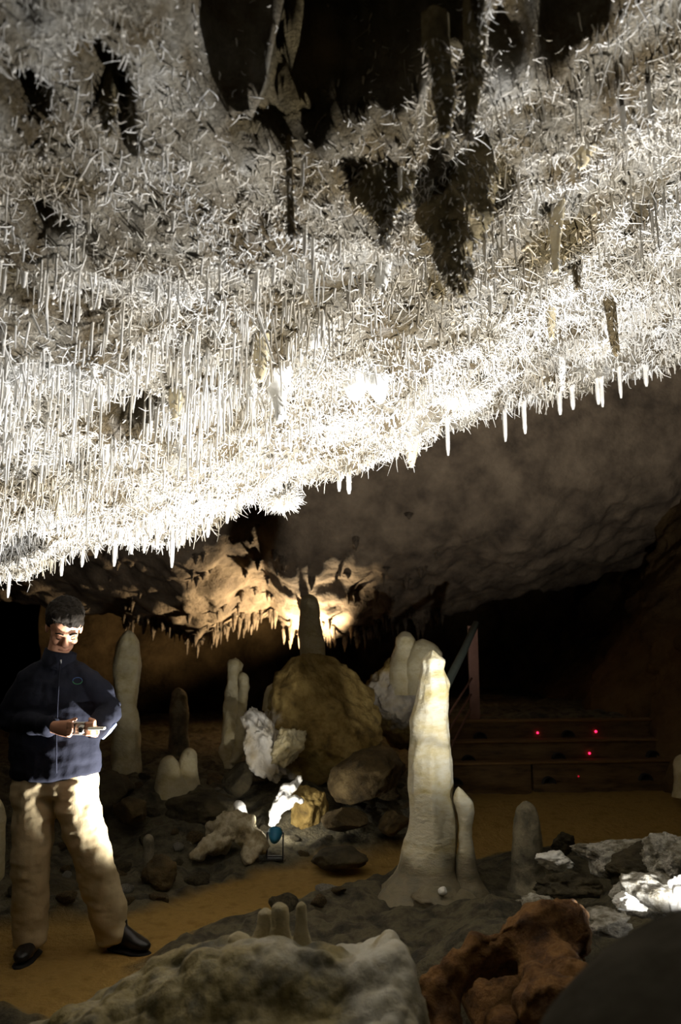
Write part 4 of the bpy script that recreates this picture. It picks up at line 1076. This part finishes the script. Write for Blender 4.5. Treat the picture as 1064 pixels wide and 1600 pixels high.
body_parts = head_parts + [neck,
    loft([pel, Q(87, 1150, 0.02), Q(88, 1090, 0.02), Q(90, 1050, 0.03), nb], [(0.15, 0.09), (0.145, 0.09), (0.15, 0.09), (0.10, 0.07), (0.06, 0.05)], S=20),
    loft([shR, (shR + elR) / 2, elR], [0.045, 0.045, 0.04]), loft([shL, (shL + elL) / 2, elL], [0.045, 0.045, 0.04]),
    loft([shR, Q(88, 1056, 0.03), shL], [0.04, 0.05, 0.04]),
    loft([elR, wrR], [0.045, 0.030]), loft([elL, wrL], [0.045, 0.030]),
    loft([hipR, knR, anR], [0.085, 0.055, 0.04]), loft([hipL, knL, anL], [0.085, 0.055, 0.04]), loft([hipR, pel, hipL], [0.09, 0.11, 0.09])]
# hands holding the camera
camc = Q(127, 1138, -0.36)
def finger(pts, r0=0.0095): return loft(pts, np.linspace(r0, r0 * 0.8, len(pts)), S=10)
def hand(wr, tipdir, cam_side, s):
    """wr wrist point; knuckles lie beside the camera, fingers wrap to its front, thumb on its back"""
    kn_c = camc + np.array([cam_side * 0.055, 0.012, -0.006])
    v = kn_c - wr
    parts = [loft([wr, wr + v * 0.5, kn_c], [(0.026, 0.030), (0.020, 0.040), (0.017, 0.042)], side=(0, 1, 0), S=14)]
    for j, (dz, ln) in enumerate([(0.030, 1.0), (0.010, 1.08), (-0.010, 1.0), (-0.029, 0.82)]):
        k0 = kn_c + np.array([cam_side * 0.004, -0.008, dz])
        p1 = camc + np.array([cam_side * 0.058, -0.030, dz * 0.95])
        p2 = camc + np.array([cam_side * (0.058 - 0.026 * ln), -0.040, dz * 0.9])
        p3 = camc + np.array([cam_side * (0.058 - 0.046 * ln), -0.036, dz * 0.88])
        parts.append(finger([k0, p1, p2, p3]))
    t0 = wr + v * 0.45 + np.array([0, 0.01, 0.022])
    parts.append(finger([t0, kn_c + np.array([0, 0.012, 0.042]), camc + np.array([cam_side * 0.03, 0.014, 0.046])], 0.0115))
    return parts
body_parts += hand(wrR, None, -1, 1) + hand(wrL, None, 1, 1)
V, Fa, No = solid(body_parts, 0.0055, 3)
person = obj('person', V, Fa, M['skin'], origin=tuple(org), label='man in dark jacket and khaki trousers looking down at a small camera', cat='person')
def wear(name, parts, m, voxel=0.009, smooth=5, disp=None, label=None, cut=None):
    V, Fa, No = solid(parts, voxel, smooth)
    if disp is not None: V = V + No * disp(V)[:, None]
    o = obj(name, V, Fa, m, origin=tuple(org), parent=person)
    if label: o['label'] = label
    return o
# hair: cap of short dark hair, fringe swept forward
hair = [ell((0, -0.028, 0.056), (0.091, 0.103, 0.084)), ell((0, 0.048, 0.096), (0.074, 0.054, 0.036)), ell((-0.02, 0.082, 0.078), (0.046, 0.022, 0.024)),
        ell((0, -0.070, 0.0), (0.076, 0.052, 0.080)), ell((0.070, -0.010, 0.038), (0.018, 0.040, 0.040)), ell((-0.070, -0.010, 0.038), (0.018, 0.040, 0.040))]
wear('hair', hair, M['hair'], 0.006, 2, lambda V: 0.007 * fbm(V * np.array([60, 60, 22]), 3, 300))
for sx in (-1, 1):
    V, Fa = ico(3)
    e = obj('eyelid', H(V * np.array([0.0135, 0.0115, 0.0105]) + np.array([sx * 0.031, 0.0815, -0.003])), Fa, M['lid'], origin=tuple(H((sx * 0.031, 0.0815, -0.003))), parent=person)
    V, Fa = loft([(sx * 0.019, 0.0895, -0.011), (sx * 0.031, 0.0925, -0.013), (sx * 0.043, 0.0875, -0.010)], [0.0018, 0.0026, 0.0018], S=8)
    obj('eyelash', H(V), Fa, M['hair'], origin=tuple(H((sx * 0.031, 0.0925, -0.012))), parent=e)
    V, Fa = loft([(sx * 0.014, 0.098, 0.017), (sx * 0.032, 0.096, 0.023), (sx * 0.050, 0.084, 0.017)], [0.004, 0.005, 0.003], S=8)
    obj('eyebrow', H(V), Fa, M['hair'], origin=tuple(H((sx * 0.03, 0.096, 0.02))), parent=person)
V, Fa = loft([(-0.024, 0.088, -0.073), (0, 0.101, -0.072), (0.024, 0.088, -0.073)], [(0.004, 0.003), (0.007, 0.005), (0.004, 0.003)], S=8)
obj('lips', H(V), Fa, M['lip'], origin=tuple(H((0, 0.098, -0.072))), parent=person)
# jacket
fold = lambda V: 0.010 * fbm(V * np.array([9, 9, 5]), 3, 310) + 0.006 * fbm(V * np.array([6, 6, 22]), 2, 311)
jk = [loft([Q(87, 1212, 0.02), Q(87, 1196, 0.02), Q(86, 1150, 0.02), Q(88, 1100, 0.02), Q(90, 1064, 0.03), Q(89, 1044, 0.03), Q(88, 1030, 0.03)],
           [(0.236, 0.150), (0.240, 0.156), (0.238, 0.158), (0.232, 0.150), (0.19, 0.125), (0.13, 0.10), (0.088, 0.085)], S=28),
      loft([shR + np.array([0.03, 0, 0.0]), shR + (elR - shR) * 0.45, elR + np.array([0, 0, 0.0])], [0.086, 0.078, 0.070], S=16),
      loft([shL + np.array([-0.03, 0, 0.0]), shL + (elL - shL) * 0.45, elL], [0.086, 0.078, 0.070], S=16),
      loft([elR, elR + (wrR - elR) * 0.5, elR + (wrR - elR) * 0.97], [0.070, 0.060, 0.050], S=16),
      loft([elL, elL + (wrL - elL) * 0.5, elL + (wrL - elL) * 0.90], [0.070, 0.062, 0.054], S=16),
      loft([shR, Q(62, 1058, 0.03), Q(89, 1050, 0.03), Q(118, 1057, 0.03), shL], [0.078, 0.082, 0.085, 0.082, 0.078], S=16)]
wear('jacket', jk, M['jacket'], 0.009, 6, fold)
def ring_band(c, up, r0, r1, h, m, name, S=24):
    pts = [c, c + up * h]
    V, Fa = loft(pts, [r0, r1], S=S, caps=False)
    V2, _ = loft([pts[1], pts[0]], [(r1[0] - 0.008, r1[1] - 0.008), (r0[0] - 0.008, r0[1] - 0.008)], S=S, caps=False)
    V = np.concatenate([V, V2[S:] * 0 + V2[:S], V2[S:]]) if False else np.concatenate([V, V2])
    Fq = np.concatenate([grid_faces(2, S, True), grid_faces(2, S, True) + 2 * S, np.stack([S + np.arange(S), S + (np.arange(S) + 1) % S, 2 * S + (np.arange(S) + 1) % S, 2 * S + np.arange(S)], 1)])
    return obj(name, V, Fq, m, origin=tuple(org), parent=person)
ring_band(Q(89, 1042, 0.025), np.array([0.02, -0.01, 0.085]), (0.094, 0.092), (0.086, 0.084), 1.0, M['jacket'], 'collar')
obj('zip', *loft([Q(94, 1036, -0.075), Q(92, 1060, -0.115), Q(90, 1100, -0.145), Q(88, 1150, -0.152), Q(88, 1208, -0.150)], [0.004] * 5, S=8), M['jacket'], origin=tuple(org), parent=person)
obj('zip_pull', *box(*Q(95, 1034, -0.085), 0.008, 0.006, 0.022), M['zip'], origin=tuple(org), parent=person)
# turned-up light blue cuff lining seen under the forearm
obj('sleeve_lining', *loft([Q(179, 1132, -0.06), Q(170, 1142, -0.10), Q(161, 1152, -0.14)], [(0.020, 0.012), (0.030, 0.014), (0.016, 0.01)], side=(0.6, 0, 0.8), S=14), M['lining'], origin=tuple(org), parent=person)
# embroidered oval badge on the chest
th = np.linspace(0, 2 * math.pi, 28)
bc_ = Q(121, 1064, -0.128)
pth = np.stack([bc_[0] + 0.024 * np.cos(th), bc_[1] + 0.10 * 0.024 * np.cos(th) + 0 * th, bc_[2] + 0.016 * np.sin(th)], -1)
obj('badge_outline', *loft(pth[14:], [0.0018] * 14, S=6), M['logo_green'], origin=tuple(org), parent=person)
obj('badge_arc', *loft(pth[:15] + np.array([0, 0, 0.002]), [0.0016] * 15, S=6), M['logo_blue'], origin=tuple(org), parent=person)
# trousers
tf = lambda V: (0.011 * fbm(V * np.array([8, 8, 14]), 3, 320) + 0.010 * fbm(V * np.array([13, 13, 4]), 2, 321)) * sstep(-0.1, 0.3, V[:, 2] * 0 + 0.2)
tr = [loft([Q(86, 1196, 0.02), Q(87, 1222, 0.02), Q(87, 1240, 0.02)], [(0.218, 0.135), (0.224, 0.140), (0.20, 0.125)], S=24),
      loft([Q(54, 1222, 0.02), Q(54, 1260, 0.01), Q(50, 1345, -0.02), Q(48, 1410, 0.0), Q(49, 1470, 0.03)], [(0.122, 0.130), (0.118, 0.118), (0.092, 0.098), (0.086, 0.092), (0.088, 0.098)], S=20),
      loft([Q(116, 1222, 0.02), Q(124, 1262, 0.02), Q(146, 1342, 0.04), Q(163, 1405, 0.08), Q(178, 1462, 0.13)], [(0.122, 0.130), (0.118, 0.118), (0.098, 0.102), (0.090, 0.094), (0.094, 0.10)], S=20)]
wear('trousers', tr, M['trousers'], 0.009, 5, tf)
# shoes
def shoe(heel, toe, nm):
    d = toe - heel; L = np.linalg.norm(d); d = d / L
    s_ = np.array([-d[1], d[0], 0])
    z0 = float(zf(np.array([heel[0]]), np.array([heel[1]]))[0][0])
    base = np.array([heel[0], heel[1], z0 + 0.02])
    pts = [base + d * L * t + np.array([0, 0, h]) for t, h in [(0.0, 0.045), (0.12, 0.055), (0.3, 0.055), (0.5, 0.045), (0.7, 0.034), (0.88, 0.028), (1.0, 0.024)]]
    V, Fa, No = solid([loft(pts, [(0.034, 0.045), (0.040, 0.058), (0.041, 0.060), (0.044, 0.046), (0.048, 0.036), (0.042, 0.028), (0.022, 0.018)], side=tuple(s_), S=16),
                       loft([base + d * L * 0.15 + np.array([0, 0, 0.05]), base + d * L * 0.15 + np.array([0, 0, 0.13])], [0.048, 0.046], S=14)], 0.006, 3)
    V[:, 2] = np.maximum(V[:, 2], z0 + 0.012)
    so = obj('shoe', V, Fa, M['shoe'], origin=tuple(base), parent=person)
    pts = [base + d * L * t + np.array([0, 0, -0.012]) for t in (-0.08, 0.0, 0.15, 0.4, 0.7, 0.9, 1.04)]
    V, Fa = loft(pts, [(0.020, 0.010), (0.036, 0.012), (0.042, 0.012), (0.042, 0.012), (0.050, 0.012), (0.042, 0.012), (0.018, 0.010)], side=tuple(s_), S=12)
    obj('sole', V, Fa, M['sole'], origin=tuple(base), parent=so)
    for t in (0.42, 0.5, 0.58):
        c = base + d * L * t + np.array([0, 0, 0.088 - 0.085 * (t - 0.40)])
        V, Fa = loft([c - s_ * 0.022, c + s_ * 0.022], [0.0035, 0.0035], S=6)
        obj('lace', V, Fa, M['shoe'], origin=tuple(c), parent=so)
g1 = ground_hit(58, 1488, zfl, 3.5); g2 = ground_hit(44, 1507, zfl, 3.5)
shoe(np.array([g1[0], 4.50, 0]), np.array([g2[0] - 0.03, 4.27, 0]), 'r')
hL = Q(176, 1480, 0.14)
shoe(np.array([hL[0], YM + 0.13, 0]), np.array([hL[0] + 0.215, YM + 0.03, 0]), 'l')
# the little camera in his hands, and a folded paper
cm = empty('compact_camera', tuple(camc), 'small silver compact camera held in both hands of the man', 'camera')
def cpart(n, V, Fa, m, par=cm): return obj(n, V, Fa, m, origin=tuple(camc), parent=par)
cpart('body', *box(*camc, 0.098, 0.026, 0.062, 0.0, 0.006), M['cam_silver'])
cpart('lens_barrel', *loft([camc + np.array([0.008, -0.012, -0.004]), camc + np.array([0.008, -0.034, -0.004])], [0.022, 0.020], S=18), M['cam_silver'])
cpart('lens_glass', *loft([camc + np.array([0.008, -0.034, -0.004]), camc + np.array([0.008, -0.040, -0.004])], [0.014, 0.013], S=16), M['cam_black'])
cpart('grip', *box(*(camc + np.array([-0.036, -0.016, 0])), 0.018, 0.01, 0.05, 0, 0.003), M['cam_black'])
cpart('flash', *box(*(camc + np.array([0.030, -0.014, 0.020])), 0.016, 0.004, 0.008, 0, 0.001), M['cam_silver'])
cpart('screen', *box(*(camc + np.array([0, 0.014, 0])), 0.056, 0.003, 0.042, 0, 0.001), M['screen'])
cpart('shutter_button', *loft([camc + np.array([-0.034, 0, 0.030]), camc + np.array([-0.034, 0, 0.036])], [0.006, 0.005], S=12), M['zip'])
pc = Q(151, 1138, -0.40)
obj('folded_leaflet', *box(pc[0], pc[1], pc[2], 0.078, 0.05, 0.012, 0.1, 0.003), M['paper'], origin=tuple(pc), label='narrow cream folded leaflet held against the camera', cat='leaflet')
floodlight(pos=bl, aim=P(438, 1225, 6.6), w=11, cone=165, col=(1.0, 0.95, 0.85), r=0.03, label='small blue spotlight shining up at the flowstone ridge', house='lamp_blue', size=0.75, blend=0.4)
# far lamp on its rock
fl = P(487, 1012, 11.9)
rock_at('rock', 487, 1082, 11.95, 60, 70, M['dark_rock'], 'dark rock carrying the lamp far behind the boulder', sub=4, seed=130)
floodlight(pos=(fl[0], fl[1], fl[2] - 0.18), aim=(fl[0] - 0.6, fl[1] + 0.2, fl[2] + 1.1), w=470, cone=158, col=WARM, r=0.05, label='far floodlight below the stalactites of the distant roof', ground=fl[2] - 0.36, blend=0.3)
